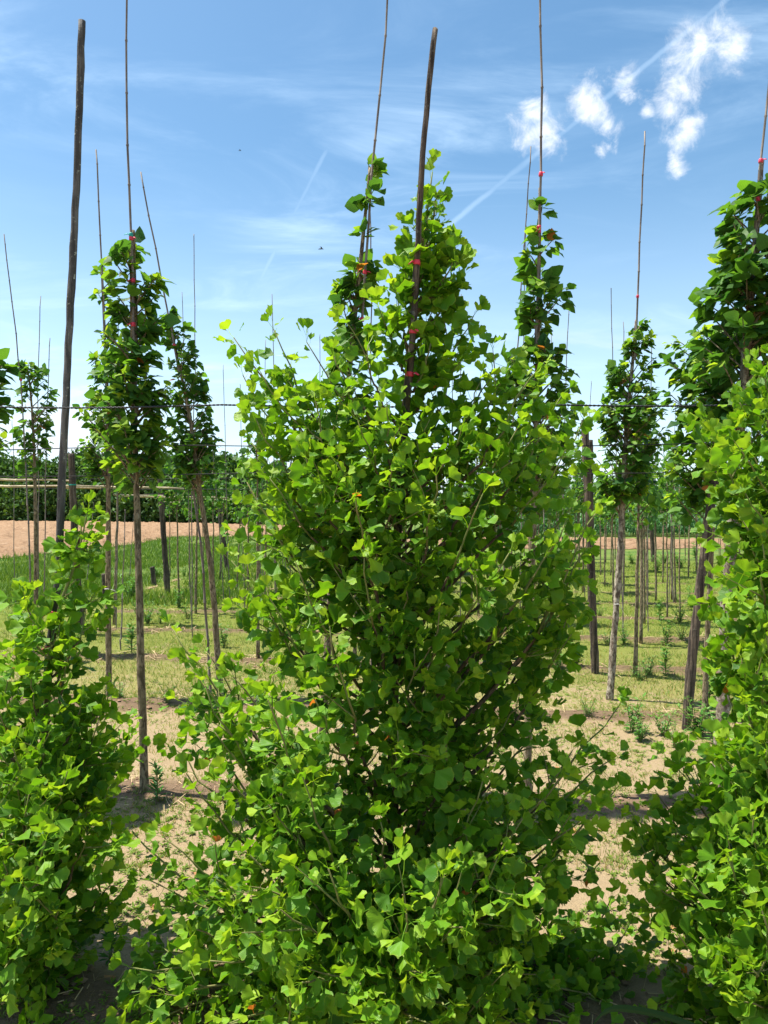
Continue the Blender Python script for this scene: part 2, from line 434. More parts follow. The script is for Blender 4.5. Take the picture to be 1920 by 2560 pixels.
soil = np.exp(-(rowdist(X, Y) / 0.27) ** 2) * np.clip((X + 5.0) / .6, 0, 1) * np.clip((26 - Y) / 6, 0, 1) * np.interp(Y, [0, 9, 16, 24], [.95, .95, .7, .4])
lush = np.clip((-3.6 - X - 0.05 * Y) / 1.5 + (Y - 17) / 5, 0, 1) * np.clip((Y - 11) / 5, 0, 1)
lush = np.maximum(lush, np.clip((Y - 22) / 6, 0, 1))
gr = link('ground', raw_mesh('ground', np.stack([X, Y, Z], -1).reshape(-1, 3), Fq, M_GROUND, True,
          {'grass': ('FLOAT', G), 'soil': ('FLOAT', soil), 'lush': ('FLOAT', lush)}))
tag(gr, 'sandy nursery ground with patchy grass between planting rows', 'ground', kind='structure')

def gpt(px, py):            # ground point seen at a photo pixel (flat ground)
    d = EYE * F / (py - 1280.0)
    return ((px - 960) / F * d, d)
near = [gpt(-700, 1440), gpt(0, 1398), gpt(231, 1374), gpt(330, 1362), gpt(430, 1343), gpt(700, 1340), gpt(1000, 1356), gpt(1280, 1373), gpt(1800, 1373), gpt(2600, 1374), gpt(3600, 1374)]
farr = [gpt(-700, 1300), gpt(0, 1301), gpt(231, 1303), gpt(330, 1304), gpt(430, 1306), gpt(700, 1313), gpt(1000, 1330), gpt(1280, 1348), gpt(1800, 1350), gpt(2600, 1350), gpt(3600, 1350)]
nu, nv = 420, 130
tu = np.concatenate([np.linspace(0, 1, 40, endpoint=False), np.linspace(1, 5, 240, endpoint=False), np.linspace(5, len(near) - 1, nu - 280)])
def lerp(a, t):
    a = np.array(a); i = np.minimum(t.astype(int), len(a) - 2); f = (t - i)[:, None]
    return a[i] * (1 - f) + a[i + 1] * f
A, B = lerp(near, tu), lerp(farr, tu)
A[:, 1] += (fbm(A[:, 0] * .9, A[:, 0] * .3, 14) - .47) * 5.0 * np.clip(A[:, 1] / 40, .4, 1) + (fbm(A[:, 0] * 4, A[:, 0], 15) - .47) * 1.6
tv = (np.linspace(0, 1, nv) ** 1.8)[:, None, None]
XY = A[None] * (1 - tv) + B[None] * tv
fx, fy = XY[..., 0], XY[..., 1]
clod = np.clip(fbm(fx * 1.5, fy * 1.5, 11, 3) - .42, 0, 1) * 0.9 + (fbm(fx * .35, fy * .35, 12, 2) - .45) * .12
edge = np.minimum(np.linspace(0, 1, nv), np.linspace(1, 0, nv))[:, None] * 10
fz = 0.02 + np.clip(clod, -0.01, 1) * np.clip(edge, 0, 1)
idx = np.arange(nu * nv).reshape(nv, nu)
Fq = np.stack([idx[:-1, :-1], idx[:-1, 1:], idx[1:, 1:], idx[1:, :-1]], -1).reshape(-1, 4)
fo = link('ploughed_field', raw_mesh('ploughed_field', np.stack([fx, fy, fz], -1).reshape(-1, 3), Fq, M_FIELD))
tag(fo, 'bare ploughed reddish sandy field beyond the nursery', 'field', kind='structure')

# ------------------------------------------------------------------ leaves
def ginkgo_variant(k):
    r = np.random.default_rng(100 + k)
    half = math.radians(r.uniform(43, 60)); nseg = 12
    V = []; LU = []; Fc = []
    notch = r.uniform(0.05, 0.34) if k % 3 else 0.03
    fold = r.uniform(-0.55, 0.75); curl = r.uniform(-0.6, 0.9); ph = r.uniform(0, 6)
    pet = r.uniform(0.75, 1.25)                        # petiole in blade radii
    def place(th, rr):
        x = math.sin(th) * rr; y = math.cos(th) * rr
        z = fold * abs(x) * 0.65 - curl * 0.28 * rr * rr + 0.10 * rr * rr * math.sin(th * 7 + ph) * rr
        return (x, y + pet, z)
    V.append((0, pet, 0)); LU.append((0, 0, 0))
    for ring, rr in ((0, .55), (1, 1.0)):
        for i in range(nseg + 1):
            th = -half + 2 * half * i / nseg
            e = 1.0
            if ring:
                e = 1 + 0.05 * math.sin(i * 2.3 + ph) + r.uniform(-.04, .04) - notch * math.exp(-((th) / 0.08) ** 2)
                e *= 1 - 0.17 * (abs(th) / half) ** 5
            V.append(place(th, rr * e)); LU.append((th, rr, 0))
    for i in range(nseg):
        Fc.append((0, 1 + i + 1, 1 + i))
        a, c = 1 + i, 1 + nseg + 1 + i
        Fc.append((a, a + 1, c + 1)); Fc.append((a, c + 1, c))
    n = len(V); w = 0.022
    bend = r.uniform(-.10, .10)
    for (x, y, z) in ((-w, 0, 0), (w, 0, 0), (-w + bend, pet * .5, -.05), (w + bend, pet * .5, -.05), (-w * .8, pet + .03, 0.004), (w * .8, pet + .03, 0.004)):
        V.append((x, y, z)); LU.append((0, 0.2, 0))
    Fc += [(n, n + 1, n + 3), (n, n + 3, n + 2), (n + 2, n + 3, n + 5), (n + 2, n + 5, n + 4)]
    return np.array(V, float), np.array(Fc, int), np.array(LU, float)
def broad_variant(k):
    r = np.random.default_rng(300 + k)
    half_w = [0.0, .30, .46, .50, .40, .22, 0.0]; yy = [-.10, .02, .22, .45, .70, .90, 1.12]
    yb = [0.0, -.02, .18, .42, .66, .90, 1.12]
    V = []; LU = []; Fc = []
    fold = r.uniform(.05, .6); droop = r.uniform(.15, .8); pet = r.uniform(.3, .5); ph = r.uniform(0, 6)
    asym = r.uniform(.9, 1.1)
    def pl(x, y):
        z = fold * abs(x) * .6 - droop * .35 * y * y + .05 * math.sin(y * 9 + ph) * abs(x) * 2
        return (x, y + pet, z)
    rows = []
    for i in range(7):
        y = max(0.0, yy[i]) if half_w[i] == 0 else yy[i]
        if half_w[i] == 0:
            V.append(pl(0, 0 if i == 0 else yb[i])); LU.append((0, max(0, y), 0)); rows.append((len(V) - 1,) * 3)
        else:
            t = (r.uniform(.93, 1.09) * (1.06 if i % 2 else .95))
            a = len(V)
            V += [pl(-half_w[i] * t * asym, yy[i]), pl(0, max(0.03, yb[i] + .06)), pl(half_w[i] * t / asym, yy[i])]
            LU += [(-1, y, 0), (0, y, 0), (1, y, 0)]; rows.append((a, a + 1, a + 2))
    for i in range(6):
        A, B = rows[i], rows[i + 1]
        for s in (0, 1):
            q = [A[s], A[s + 1], B[s + 1], B[s]]; q = [x for j, x in enumerate(q) if x not in q[:j]]
            if len(q) == 4: Fc += [(q[0], q[1], q[2]), (q[0], q[2], q[3])]
            elif len(q) == 3: Fc.append(tuple(q))
    n = len(V); w = .016
    for (x, y) in ((-w, 0), (w, 0), (-w, pet + .04), (w, pet + .04)):
        V.append((x, y, 0)); LU.append((0, 0, 0))
    Fc += [(n, n + 1, n + 3), (n, n + 3, n + 2)]
    return np.array(V, float), np.array(Fc, int), np.array(LU, float)
GVAR = [ginkgo_variant(k) for k in range(9)]
BVAR = [broad_variant(k) for k in range(7)]
NT = 8
_cache = {}
def leaf_obj_mesh(kind, vi, tint):
    tb = min(NT - 1, int(tint / 0.94 * (NT - 1))) if tint < .945 else NT
    key = (kind, vi, tb)
    if key not in _cache:
        V, Fc, LU = (GVAR if kind == 'g' else BVAR)[vi]
        tv_ = (tb + .5) / (NT - 1) * .94 * .93 if tb < NT else 1.0
        _cache[key] = raw_mesh('leaf', V, Fc, M_GINK if kind == 'g' else M_LIND, True,
                               {'tint': ('FLOAT', np.full(len(V), tv_)), 'lu': ('FLOAT_VECTOR', LU)})
    return _cache[key]

class Leaves:
    def __init__(self, kind, seed):
        self.kind = kind; self.var = GVAR if kind == 'g' else BVAR
        self.pos = []; self.ax = []; self.nr = []; self.sc = []; self.ti = []; self.vi = []
        self.r = np.random.default_rng(seed)
    def add(self, p, axis, normal, scale, tint):
        a = Vector(axis).normalized(); n = Vector(normal); n = n - a * n.dot(a)
        if n.length < 1e-4: n = a.orthogonal()
        n.normalize()
        self.pos.append(tuple(p)); self.ax.append(tuple(a)); self.nr.append(tuple(n)); self.sc.append(scale); self.ti.append(tint)
        self.vi.append(int(self.r.integers(len(self.var))))
    def bake(self, sel, name, mat, parent, origin):
        pos = np.array(self.pos)[sel] - np.array(origin); ax = np.array(self.ax)[sel]; nr = np.array(self.nr)[sel]
        sc = np.array(self.sc)[sel]; ti = np.array(self.ti)[sel]; vi = np.array(self.vi)[sel]
        xx = np.cross(ax, nr)
        Vs = []; Fs = []; Ts = []; Ls = []; off = 0
        for k, (V, Fc, LU) in enumerate(self.var):
            m = vi == k
            c = int(m.sum())
            if not c: continue
            R = np.stack([xx[m], ax[m], nr[m]], -1)                       # c,3,3
            W = np.einsum('cij,nj->cni', R, V) * sc[m][:, None, None] + pos[m][:, None, :]
            Vs.append(W.reshape(-1, 3)); Ts.append(np.repeat(ti[m], len(V))); Ls.append(np.tile(LU, (c, 1)))
            Fs.append((Fc[None] + (np.arange(c) * len(V))[:, None, None] + off).reshape(-1, 3)); off += c * len(V)
        if not Vs: return None
        me = raw_mesh(name, np.concatenate(Vs), np.concatenate(Fs), mat, True,
                      {'tint': ('FLOAT', np.concatenate(Ts)), 'lu': ('FLOAT_VECTOR', np.concatenate(Ls))})
        return link(name, me, parent)
    def pick(self, limit, cell=14.0):
        """the leaves that show largest: nearest leaf of each small direction cell seen from where the photo was taken"""
        if not limit: return np.zeros(len(self.pos), bool)
        p = np.array(self.pos) + np.array(self.ax) * np.array(self.sc)[:, None] * 1.4
        d = p[:, 1]; u = 960 + p[:, 0] / d * F; v = 1280 - (p[:, 2] - EYE) / d * F
        inside = (u > -15) & (u < 1935) & (v > -15) & (v < 2575) & (d > .3)
        view = p - np.array([0, 0, EYE]); view /= np.linalg.norm(view, axis=1)[:, None]
        size = np.array(self.sc) / d * (0.25 + np.abs((view * np.array(self.nr)).sum(1)))
        order = np.argsort(d); seen = {}; keep = []
        for i in order:
            if not inside[i]: continue
            key = (int(u[i] // cell), int(v[i] // cell))
            if key in seen: continue
            rr = int(max(1, np.array(self.sc)[i] / d[i] * F * .5 // cell))
            for a in range(-rr, rr + 1):
                for c in range(-rr, rr + 1): seen[(key[0] + a, key[1] + c)] = 1
            keep.append(i)
        keep.sort(key=lambda i: -size[i])
        m = np.zeros(len(p), bool); m[keep[:limit]] = True
        return m
    def build(self, parent, origin, limit, mat):
        m = self.pick(limit)
        for i in np.nonzero(m)[0]:
            a, n = Vector(self.ax[i]), Vector(self.nr[i]); x = a.cross(n)
            R = Matrix((x, a, n)).transposed().to_4x4()
            o = bpy.data.objects.new('leaf', leaf_obj_mesh(self.kind, self.vi[i], self.ti[i])); COL.objects.link(o)
            o.parent = parent
            o.matrix_local = Matrix.Translation(Vector(self.pos[i]) - Vector(origin)) @ R @ Matrix.Scale(self.sc[i], 4)
        rest = self.bake(~m, 'foliage', mat, parent, origin)
        if rest is not None: rest['kind'] = 'stuff'
        return int(m.sum())

# ------------------------------------------------------------------ ginkgo shrubs of the front row
def rvec(r):
    return Vector(r.normal(size=3))
def ginkgo(label, trunk_pts, tips, nrand, zr, rad_at, seed, limit=300, group=None, dens=1.0):
    r = np.random.default_rng(seed)
    base = Vector(trunk_pts[0]); g = gz1(base.x, base.y); base.z = g - 0.03
    root = empty('ginkgo_tree', (base.x, base.y, g), label, 'ginkgo', group)
    org = Vector((base.x, base.y, g))
    tp = poly_interp([base] + [Vector(p) for p in trunk_pts[1:]], 40)
    mb = MB(); mb.tube(tp, [0.025 * (1 - i / 39) ** 1.15 + .0022 for i in range(40)], 9, 0.18, seed)
    mb.M = [0 if k_ < 9 * 29 else 1 for k_ in range(len(mb.M))]; mb.build('trunk', [M_GBRK, M_TWIG], root, org)
    top = tp[-1].z
    def trunk_at(z):
        for i in range(39):
            if tp[i + 1].z >= z: 
                t = (z - tp[i].z) / max(1e-6, tp[i + 1].z - tp[i].z)
                return tp[i].lerp(tp[i + 1], max(0, t))
        return tp[-1]
    L = Leaves('g', seed + 1)
    twigs = MB()
    sunv = SUN_V
    def leaf(p, outward, along, young, size):
        pd = (along * r.uniform(.1, .8) + outward * r.uniform(.3, 1.0) + rvec(r) * .38)
        droop = r.uniform(-.25, .95) * (1 - young * .75)
        a = (pd.normalized() + Vector((0, 0, -1)) * droop * .8)
        n = sunv * r.uniform(.2, .9) + outward * r.uniform(.1, .8) + Vector((0, -1, 0)) * r.uniform(0, .25) + rvec(r) * .45
        t = r.beta(1.5, 1.7) * .66 + young * .28
        t = min(t, .93)
        if r.random() < .004: t = 1.0; size *= .62
        L.add(p, a, n, size, t)
    def shoot(pts, r0, leafy_from, step, is_branch):
        n = len(pts); cum = [0]
        for i in range(1, n): cum.append(cum[-1] + (pts[i] - pts[i - 1]).length)
        tot = cum[-1]; s = tot * leafy_from
        while s < tot:
            i = max(0, min(n - 2, int(np.searchsorted(cum, s, 'right')) - 1)); t = (s - cum[i]) / max(1e-9, cum[i + 1] - cum[i])
            p = pts[i].lerp(pts[i + 1], t); al = (pts[i + 1] - pts[i]).normalized()
            frac = s / tot; young = max(0.0, (frac - .55) / .45) ** 1.5
            axis_p = trunk_at(p.z); out = Vector((p.x - axis_p.x, p.y - axis_p.y, 0)); out = out.normalized() if out.length > .03 else rvec(r).normalized()
            k = int(r.integers(2, 5)) if frac < .85 else int(r.integers(1, 3))
            for _ in range(k):
                rad = (rvec(r) + out * .35); rad = (rad - al * rad.dot(al)).normalized()
                sz = r.triangular(.026, .046, .060) * (1 - .38 * max(0, (frac - .8) / .2))
                leaf(p, rad, al, young, sz)
            s += step * r.uniform(.7, 1.35)
        for _ in range(4):
            leaf(pts[-1], (pts[-1] - pts[-2]).normalized(), (pts[-1] - pts[-2]).normalized(), 1.0, r.uniform(.026, .040))
    def branch(tip, lowk=None, pull=.035):
        tip = Vector(tip)
        if pull:
            c0 = trunk_at(tip.z); o0 = Vector((tip.x - c0.x, tip.y - c0.y, 0)); l0 = o0.length
            if l0 > .02: tip = tip - o0 / l0 * min(pull, l0 * .4)
            tip.z -= .035
        ax0 = trunk_at(tip.z); rr = Vector((tip.x - ax0.x, tip.y - ax0.y, 0)).length
        z0 = max(g + .12, tip.z - (r.uniform(.75, 1.25) if lowk is None else lowk) * rr - .12)
        z0 = min(z0, top - .1)
        s = trunk_at(z0)
        mid = s.lerp(tip, .5) + Vector((tip.x - s.x, tip.y - s.y, 0)) * r.uniform(.06, .22) + Vector((0, 0, -.05 * rr)) + rvec(r) * .035
        pts = bez(s, mid, tip, 12)
        pts = [p + (rvec(r) * .006 if 0 < i < 11 else Vector()) for i, p in enumerate(pts)]
        ln = sum((pts[i + 1] - pts[i]).length for i in range(11))
        r0 = .0032 + .0058 * min(1.2, ln)
        rd_ = [r0 * (1 - .90 * (i / 11) ** .8) + .0011 for i in range(12)]; cut = 7 if ln > .35 else 4
        m2 = MB(); m2.tube(pts[:cut + 1], rd_[:cut + 1], 6, .15, seed, False); m2.tube(pts[cut:], rd_[cut:], 5, .05, seed, True, mat=1)
        m2.build('branch', [M_GBRK, M_TWIG], root, org)
        shoot(pts, r0, .10 if ln < .5 else .13, .035 / dens, True)
        # side shoots
        ns = int(ln * r.uniform(3.2, 5.0) * dens)
        for _ in range(ns):
            t = r.uniform(.25, .88); i = int(t * 11); p = pts[i]; al = (pts[min(i + 1, 11)] - pts[i]).normalized() if i < 11 else (pts[11] - pts[10]).normalized()
            side = rvec(r); side = (side - al * side.dot(al)).normalized()
            dr = (al * r.uniform(.5, 1.0) + side * r.uniform(.5, 1.0) + Vector((0, 0, .25))).normalized()
            l2 = r.uniform(.07, .22) * min(1, .5 + ln)
            q = p + dr * l2 * .55 + rvec(r) * .01; e = p + dr * l2 + Vector((0, 0, .05 * l2)) 
            sp = bez(p, q, e, 5)
            twigs.tube(sp, [.0032, .0028, .0024, .0018, .0012], 4, 0, 0, False)
            shoot(sp, .002, .25, .039 / dens, False)
    for t in tips: branch(t)
    for _ in range(nrand):
        z = g + r.uniform(*zr) ; a = r.uniform(0, 2 * math.pi); R = rad_at(z - g) * math.sqrt(r.uniform(.25, 1.0))
        c = trunk_at(min(z, top - .05))
        branch((c.x + math.cos(a) * R, c.y + abs(math.sin(a)) * R * (1 if r.random() < .7 else -1) , z))
    # leader
    n0 = int(40 * .55)
    shoot(tp[n0:], .004, .05, .027 / dens, True)
    if twigs.V: tw = twigs.build('twigs', M_TWIG, root, org); tw['kind'] = 'stuff'
    c = L.build(root, org, limit, M_GINK)
    return root, len(L.pos), c

d0 = 2.6
main_tips = [(1003, 515, -.05), (1018, 575, 0), (1045, 660, .0), (1012, 740, .1), (985, 800, -.1), (868, 470, 0), (850, 560, -.05), (835, 600, -.1), (880, 640, -.1), (960, 640, .1), (930, 520, .05), (945, 700, -.1), (936, 398, 0), (950, 430, .02), (918, 440, -.04), (962, 470, 0), (945, 485, -.06), (900, 505, 0), (980, 525, .05), (965, 560, -.05), (915, 560, .06),
    (775, 720, -.1), (800, 650, .05), (700, 745, -.1), (735, 800, .1), (640, 715, -.1), (570, 690, 0), (484, 708, 0), (505, 790, .1), (540, 780, -.15), (600, 800, -.05), (660, 840, -.2), (530, 880, -.1), (522, 935, 0), (560, 1010, -.2), (512, 1020, 0), (545, 1080, .1),
    (480, 1190, .1), (520, 1225, -.1), (560, 1270, -.2), (350, 1335, 0), (385, 1410, -.1), (430, 1390, .15), (420, 1460, -.2), (480, 1440, -.3), (405, 1530, .1), (440, 1560, -.2), (350, 1590, .2), (380, 1650, -.1), (470, 1660, -.35), (265, 1775, 0), (330, 1790, -.3), (300, 1880, -.1), (310, 1935, .15), (243, 2005, -.1), (255, 2070, -.3), (330, 2130, -.4), (400, 1990, -.35), (300, 2150, -.1),
    (1085, 775, 0), (1060, 800, -.15), (1130, 762, -.1), (1190, 770, 0), (1160, 800, -.2), (1235, 830, .1), (1200, 890, -.1), (1280, 885, .1), (1140, 900, -.25), (1240, 960, -.2), (1300, 1020, 0), (1312, 1080, .2), (1285, 1165, 0), (1250, 1090, -.25), (1265, 1270, -.1), (1200, 1180, -.3), (1210, 1310, .1), (1130, 1340, .0), (1150, 1500, -.1), (1200, 1515, 0), (1355, 1505, .15), (1340, 1620, .0), (1260, 1600, -.15), (1350, 1690, -.2), (1300, 1730, -.3), (1235, 1660, -.35), (1230, 1830, -.4), (1215, 1940, -.4), (1150, 1750, -.45),
    (700, 1860, -.75), (560, 1490, -.55), (640, 1660, -.6), (520, 1830, -.6), (590, 1950, -.7), (760, 2120, -.85), (640, 2110, -.8), (430, 2060, -.6), (960, 1880, -.75), (880, 1960, -.8), (1010, 1990, -.7), (1090, 1840, -.6), (1060, 1670, -.4), (860, 1560, -.4), (700, 1330, -.5), (620, 1190, -.4), (660, 1480, -.5), (760, 1050, -.5), (950, 1000, -.45), (1060, 1040, -.4), (1120, 1170, -.4), (700, 960, -.35), (640, 960, -.3), (760, 880, -.3), (830, 840, -.3), (850, 960, -.4), (940, 880, -.2), (1010, 930, -.2), (780, 1180, -.45), (560, 1720, -.5), (480, 1960, -.55), (820, 1760, -.55),
    (1350, 1990, .2), (1400, 2045, .0), (1475, 2120, .05), (1300, 2130, -.2), (1180, 2090, -.4), (1280, 1980, .1),
    (930, 1480, -.3), (980, 1560, -.35), (900, 1380, -.35), (1020, 1450, -.3), (960, 1300, -.35), (880, 1250, -.3), (1250, 1180, .1), (1290, 1110, -.1), (1380, 1960, .1), (1430, 2090, 0), (1330, 2060, 0), (1500, 2160, 0), (1390, 2130, -.1), (300, 2190, -.35), (370, 2215, -.5), (470, 2200, -.7), (560, 2230, -.8), (680, 2240, -.9), (780, 2225, -.9), (880, 2200, -.85), (980, 2170, -.75), (1060, 2210, -.65), (1130, 2190, -.55), (1230, 2210, -.45), (1330, 2215, -.35), (1420, 2180, -.2), (1460, 2205, -.05), (900, 2090, -.75), (820, 2060, -.7), (1080, 2080, -.6)]
mt = [PD(x, y, d0 + dd) for x, y, dd in main_tips]
rep = ginkgo('tall bushy ginkgo rising between two shorter ginkgos, the only one seen whole',
             [PD(845, 2212, d0), PD(848, 1900, d0), PD(852, 1400, d0), PD(872, 900, d0), PD(905, 600, d0 - .02), PD(934, 372, d0)],
             mt, 18, (.4, 2.0), lambda h: .56 - .18 * h, 11, dens=.83)
print('main ginkgo', rep[1:])
left_tips = [(192, 1092, 0), (170, 1130, 0), (160, 1180, .05), (42, 1270, 0), (225, 1265, 0), (215, 1330, -.1), (60, 1350, -.1), (130, 1330, -.1), (150, 1400, -.15), (0, 1400, -.1), (232, 1480, 0), (185, 1500, -.2), (60, 1450, -.25),
    (278, 1635, 0), (235, 1590, -.1), (245, 1700, -.15), (200, 1780, -.35), (262, 1860, 0), (225, 1950, -.1), (185, 2050, -.2), (95, 2150, -.45), (40, 2000, -.6), (100, 1800, -.6), (150, 1650, -.4), (20, 1600, -.4), (110, 1560, -.3), (0, 1850, -.5), (130, 1950, -.5), (60, 1700, -.5), (-60, 1500, -.2), (-60, 1700, -.4), (-80, 1950, -.4), (-50, 2100, -.5), (-180, 1650, 0), (-200, 1900, 0), (-160, 1400, 0), (20, 2130, -.5), (150, 2120, -.3), (60, 2200, -.5), (0, 2220, -.4), (110, 2230, -.2)]
dl = 2.75
rep = ginkgo('short dense ginkgo with one upright shoot beside the thick mottled pole',
             [PD(75, 2150, dl), PD(80, 1900, dl), PD(95, 1600, dl), PD(120, 1350, dl), PD(165, 1210, dl), PD(190, 1100, dl)],
             [PD(x, y, dl + dd) for x, y, dd in left_tips], 18, (.42, 1.1), lambda h: float(np.interp(h, [.2, .4, .8, 1.2, 1.5], [.12, .2, .42, .30, .12])), 21, 300, dens=.95)
print('left ginkgo', rep[1:])
right_tips = [(1605, 772, 0), (1640, 792, -.1), (1660, 755, 0), (1580, 845, -.1), (1500, 885, 0), (1530, 925, -.1), (1545, 990, 0), (1532, 1060, .1), (1590, 1100, -.2), (1620, 960, -.3), (1650, 880, -.2), (1640, 1150, -.35), (1600, 1040, -.3), (1590, 1190, -.2), (1510, 1292, 0), (1540, 1335, -.1), (1600, 1285, -.2), (1650, 1350, -.4), (1540, 1405, 0), (1555, 1480, -.1), (1600, 1500, -.3), (1590, 1400, -.3), (1442, 1600, .1), (1462, 1640, 0), (1540, 1630, -.2), (1580, 1600, -.3), (1345, 1742, .1), (1395, 1690, .1), (1362, 1800, 0), (1440, 1770, -.2), (1500, 1720, -.2), (1392, 1890, -.2), (1470, 1880, -.4), (1560, 1830, -.5), (1385, 2010, -.1), (1450, 2000, -.5), (1550, 2050, -.5), (1620, 1750, -.5), (1640, 1950, -.6), (1600, 2150, -.6), (1500, 2100, -.3), (1650, 1600, -.4), (1690, 1500, -.4), (1700, 1100, -.2), (1740, 900, 0), (1700, 820, 0), (1720, 1300, -.3), (1720, 1800, -.5), (1800, 1200, 0), (1850, 1600, 0), (1900, 1900, 0), (1800, 2000, -.4), (1800, 1000, 0), (1500, 2190, -.3), (1560, 2220, -.5), (1640, 2230, -.6), (1430, 2140, -.2), (1620, 2080, -.6)]
dr_ = 2.5
rep = ginkgo('bushy ginkgo with low spreading limbs on the far side from the short one',
             [PD(1735, 2250, dr_), PD(1735, 1900, dr_), PD(1730, 1400, dr_), PD(1715, 1000, dr_), PD(1705, 740, dr_)],
             [PD(x, y, dr_ + dd) for x, y, dd in right_tips], 16, (.4, 1.9), lambda h: .5 - .15 * h, 31, 300, dens=.95)
print('right ginkgo', rep[1:])

# ------------------------------------------------------------------ poles, posts, canes, ties
def tie(parent, p, axis, rad, mat, org, h=.016, tail=True, name='tie', seed=0):
    mb = MB(); a = Vector(axis).normalized()
    mb.tube([p - a * h / 2, p - a * h * .25, p + a * h * .25, p + a * h / 2], [rad + .001, rad + .0022, rad + .0018, rad + .0005], 10, .08, seed)
    if tail:
        r = random.Random(seed); s = Vector((r.uniform(-1, 1), -.6, r.uniform(-.1, .1))).normalized(); q = p + s * rad
        mb.tube([q, q + s * .012, q + s * .03 + Vector((0, 0, -.012))], [.004, .006, .003], 5, squash=.4)
    o = mb.build(name, mat, parent, org); return o
def pole(name, label, cat, pts, r0, r1, mat, knots=0, seed=0, group=None, ties=(), sides=10, rough=.1, sink=True, nseg=None):
    pts = [Vector(p) for p in pts]
    if sink:
        pts[0].z = gz1(pts[0].x, pts[0].y) - .06
    org = Vector((pts[0].x, pts[0].y, pts[0].z))
    n = nseg or max(14, int((pts[-1] - pts[0]).length / .07))
    q = poly_interp(pts, n); r = np.random.default_rng(seed)
    for i in range(1, n - 1): q[i] += Vector((r.normal() * .0009, r.normal() * .0009, 0))
    rad = [r0 + (r1 - r0) * i / (n - 1) for i in range(n)]
    for _ in range(knots):
        i = int(r.integers(2, n - 2)); rad[i] *= 1.13
        rad[i - 1] *= 1.05
    mb = MB(); mb.tube(q, rad, sides, rough, seed, freq=1.4)
    me_ties = [t for t in ties]
    if me_ties:
        root = empty(name, org, label, cat, group); mb.build('shaft', mat, root, org)
        for j, (z, m) in enumerate(me_ties):
            i = min(range(n), key=lambda k: abs(q[k].z - z)); i = max(1, min(n - 2, i))
            tie(root, q[i], q[i + 1] - q[i - 1], rad[i] * 1.05, m, org, seed=seed + j)
        return root
    o = link(name, mb.mesh(name, mat, True, org), loc=org)
    return tag(o, label, cat, group)
def cane(label, pts, r0=.011, r1=.006, group=None, seed=0, ties=(), sink=False, mat=None, name='bamboo_cane', node=.27):
    pts = [Vector(p) for p in pts]
    if name == 'bamboo_cane': r0, r1 = r0 * .62, r1 * .62
    if sink: pts[0].z = gz1(pts[0].x, pts[0].y) - .04
    org = pts[0].copy()
    ln = sum((pts[i + 1] - pts[i]).length for i in range(len(pts) - 1))
    r = np.random.default_rng(seed + 50); stops = [0]
    while stops[-1] < ln - .12: stops.append(stops[-1] + node * r.uniform(.75, 1.25))
    fine = poly_interp(pts, 120)
    cs = np.linspace(0, ln, 120)
    def at(s):
        k = min(118, max(0, int(s / ln * 119))); return fine[k].lerp(fine[k + 1], min(1, max(0, s / ln * 119 - k)))
    P_, R_ = [], []
    for s in stops:
        if s >= ln: break
        b_ = r0 + (r1 - r0) * s / ln
        kink = Vector((r.normal() * .003, r.normal() * .003, 0))
        for ds, k in ((-.006, 1.0), (0, 1.34), (.005, 1.28), (.012, .98)):
            if 0 <= s + ds <= ln: P_.append(at(s + ds) + kink); R_.append(b_ * k)
    P_.append(at(ln)); R_.append(r1)
    mb = MB(); mb.tube(P_, R_, 7)
    if ties:
        root = empty(name, org, label, 'cane', group); mb.build('shaft', mat or M_CANE, root, org)
        for j, (z, m) in enumerate(ties):
            i = min(range(len(P_)), key=lambda k: abs(P_[k].z - z)); i = max(1, min(len(P_) - 2, i))
            tie(root, P_[i], P_[i + 1] - P_[i - 1], .0105, m, org, seed=seed + j, h=.024)
        return root
    o = link(name, mb.mesh(name, mat or M_CANE, True, org), loc=org)
    return tag(o, label, 'cane', group)

def zof(py, d): return EYE + (1280 - py) / F * d
pole('wooden_pole', 'thick mottled grey pole standing clear above the short ginkgo', 'pole',
     [P(98, 2250, 2.82), P(116, 1733, 2.82), P(146, 1447, 2.82), P(152, 1254, 2.82), P(163, 1042, 2.82), P(176, 780, 2.82), P(194, 382, 2.82), P(205, 52, 2.82)], .0158, .0128, M_POLE, 5, 3,
     ties=[(zof(1541, 2.82), M_RED), (zof(1622, 2.82), M_RED)], rough=.10)
pole('wooden_pole', 'thin dark weathered pole rising out of the tall ginkgo with red ties', 'pole',
     [P(975, 2300, 2.64), P(985, 1600, 2.62), P(1003, 1200, 2.58), P(1030, 860, 2.53), P(1050, 500, 2.50), P(1066, 280, 2.50), P(1088, 72, 2.50)], .0150, .0092, M_POST, 6, 4,
     ties=[(zof(674, 2.51), M_RED), (zof(828, 2.53), M_RED), (zof(947, 2.55), M_RED)], rough=.16)
# posts further back
pole('wooden_post', 'leaning charred grey post beside the pale flaky trunk', 'post',
     [P(1714, 1830, 5.6), P(1735, 1600, 5.6), P(1768, 1330, 5.6), P(1796, 1110, 5.6)], .035, .031, M_POST, 3, 5, rough=.14)
pole('wooden_post', 'upright dark split post in the second row, next to a thinner one', 'post',
     [P(1489, 1690, 7.5), P(1476, 1400, 7.5), P(1462, 1050, 7.5)], .041, .037, M_POST, 3, 6, rough=.14)
pole('wooden_post', 'slimmer dark post standing just behind the split post', 'post',
     [P(1487, 1612, 9.2), P(1478, 1330, 9.2), P(1476, 1100, 9.2)], .036, .034, M_POST, 3, 7, rough=.14)
pole('wooden_post', 'stout brown post with teal twine carrying the bamboo rails', 'post',
     [P(206, 1585, 10.0), P(190, 1400, 10.0), P(178, 1134, 10.0)], .052, .043, M_POST, 3, 8, ties=[(zof(1214, 10), M_TEAL)], rough=.12)
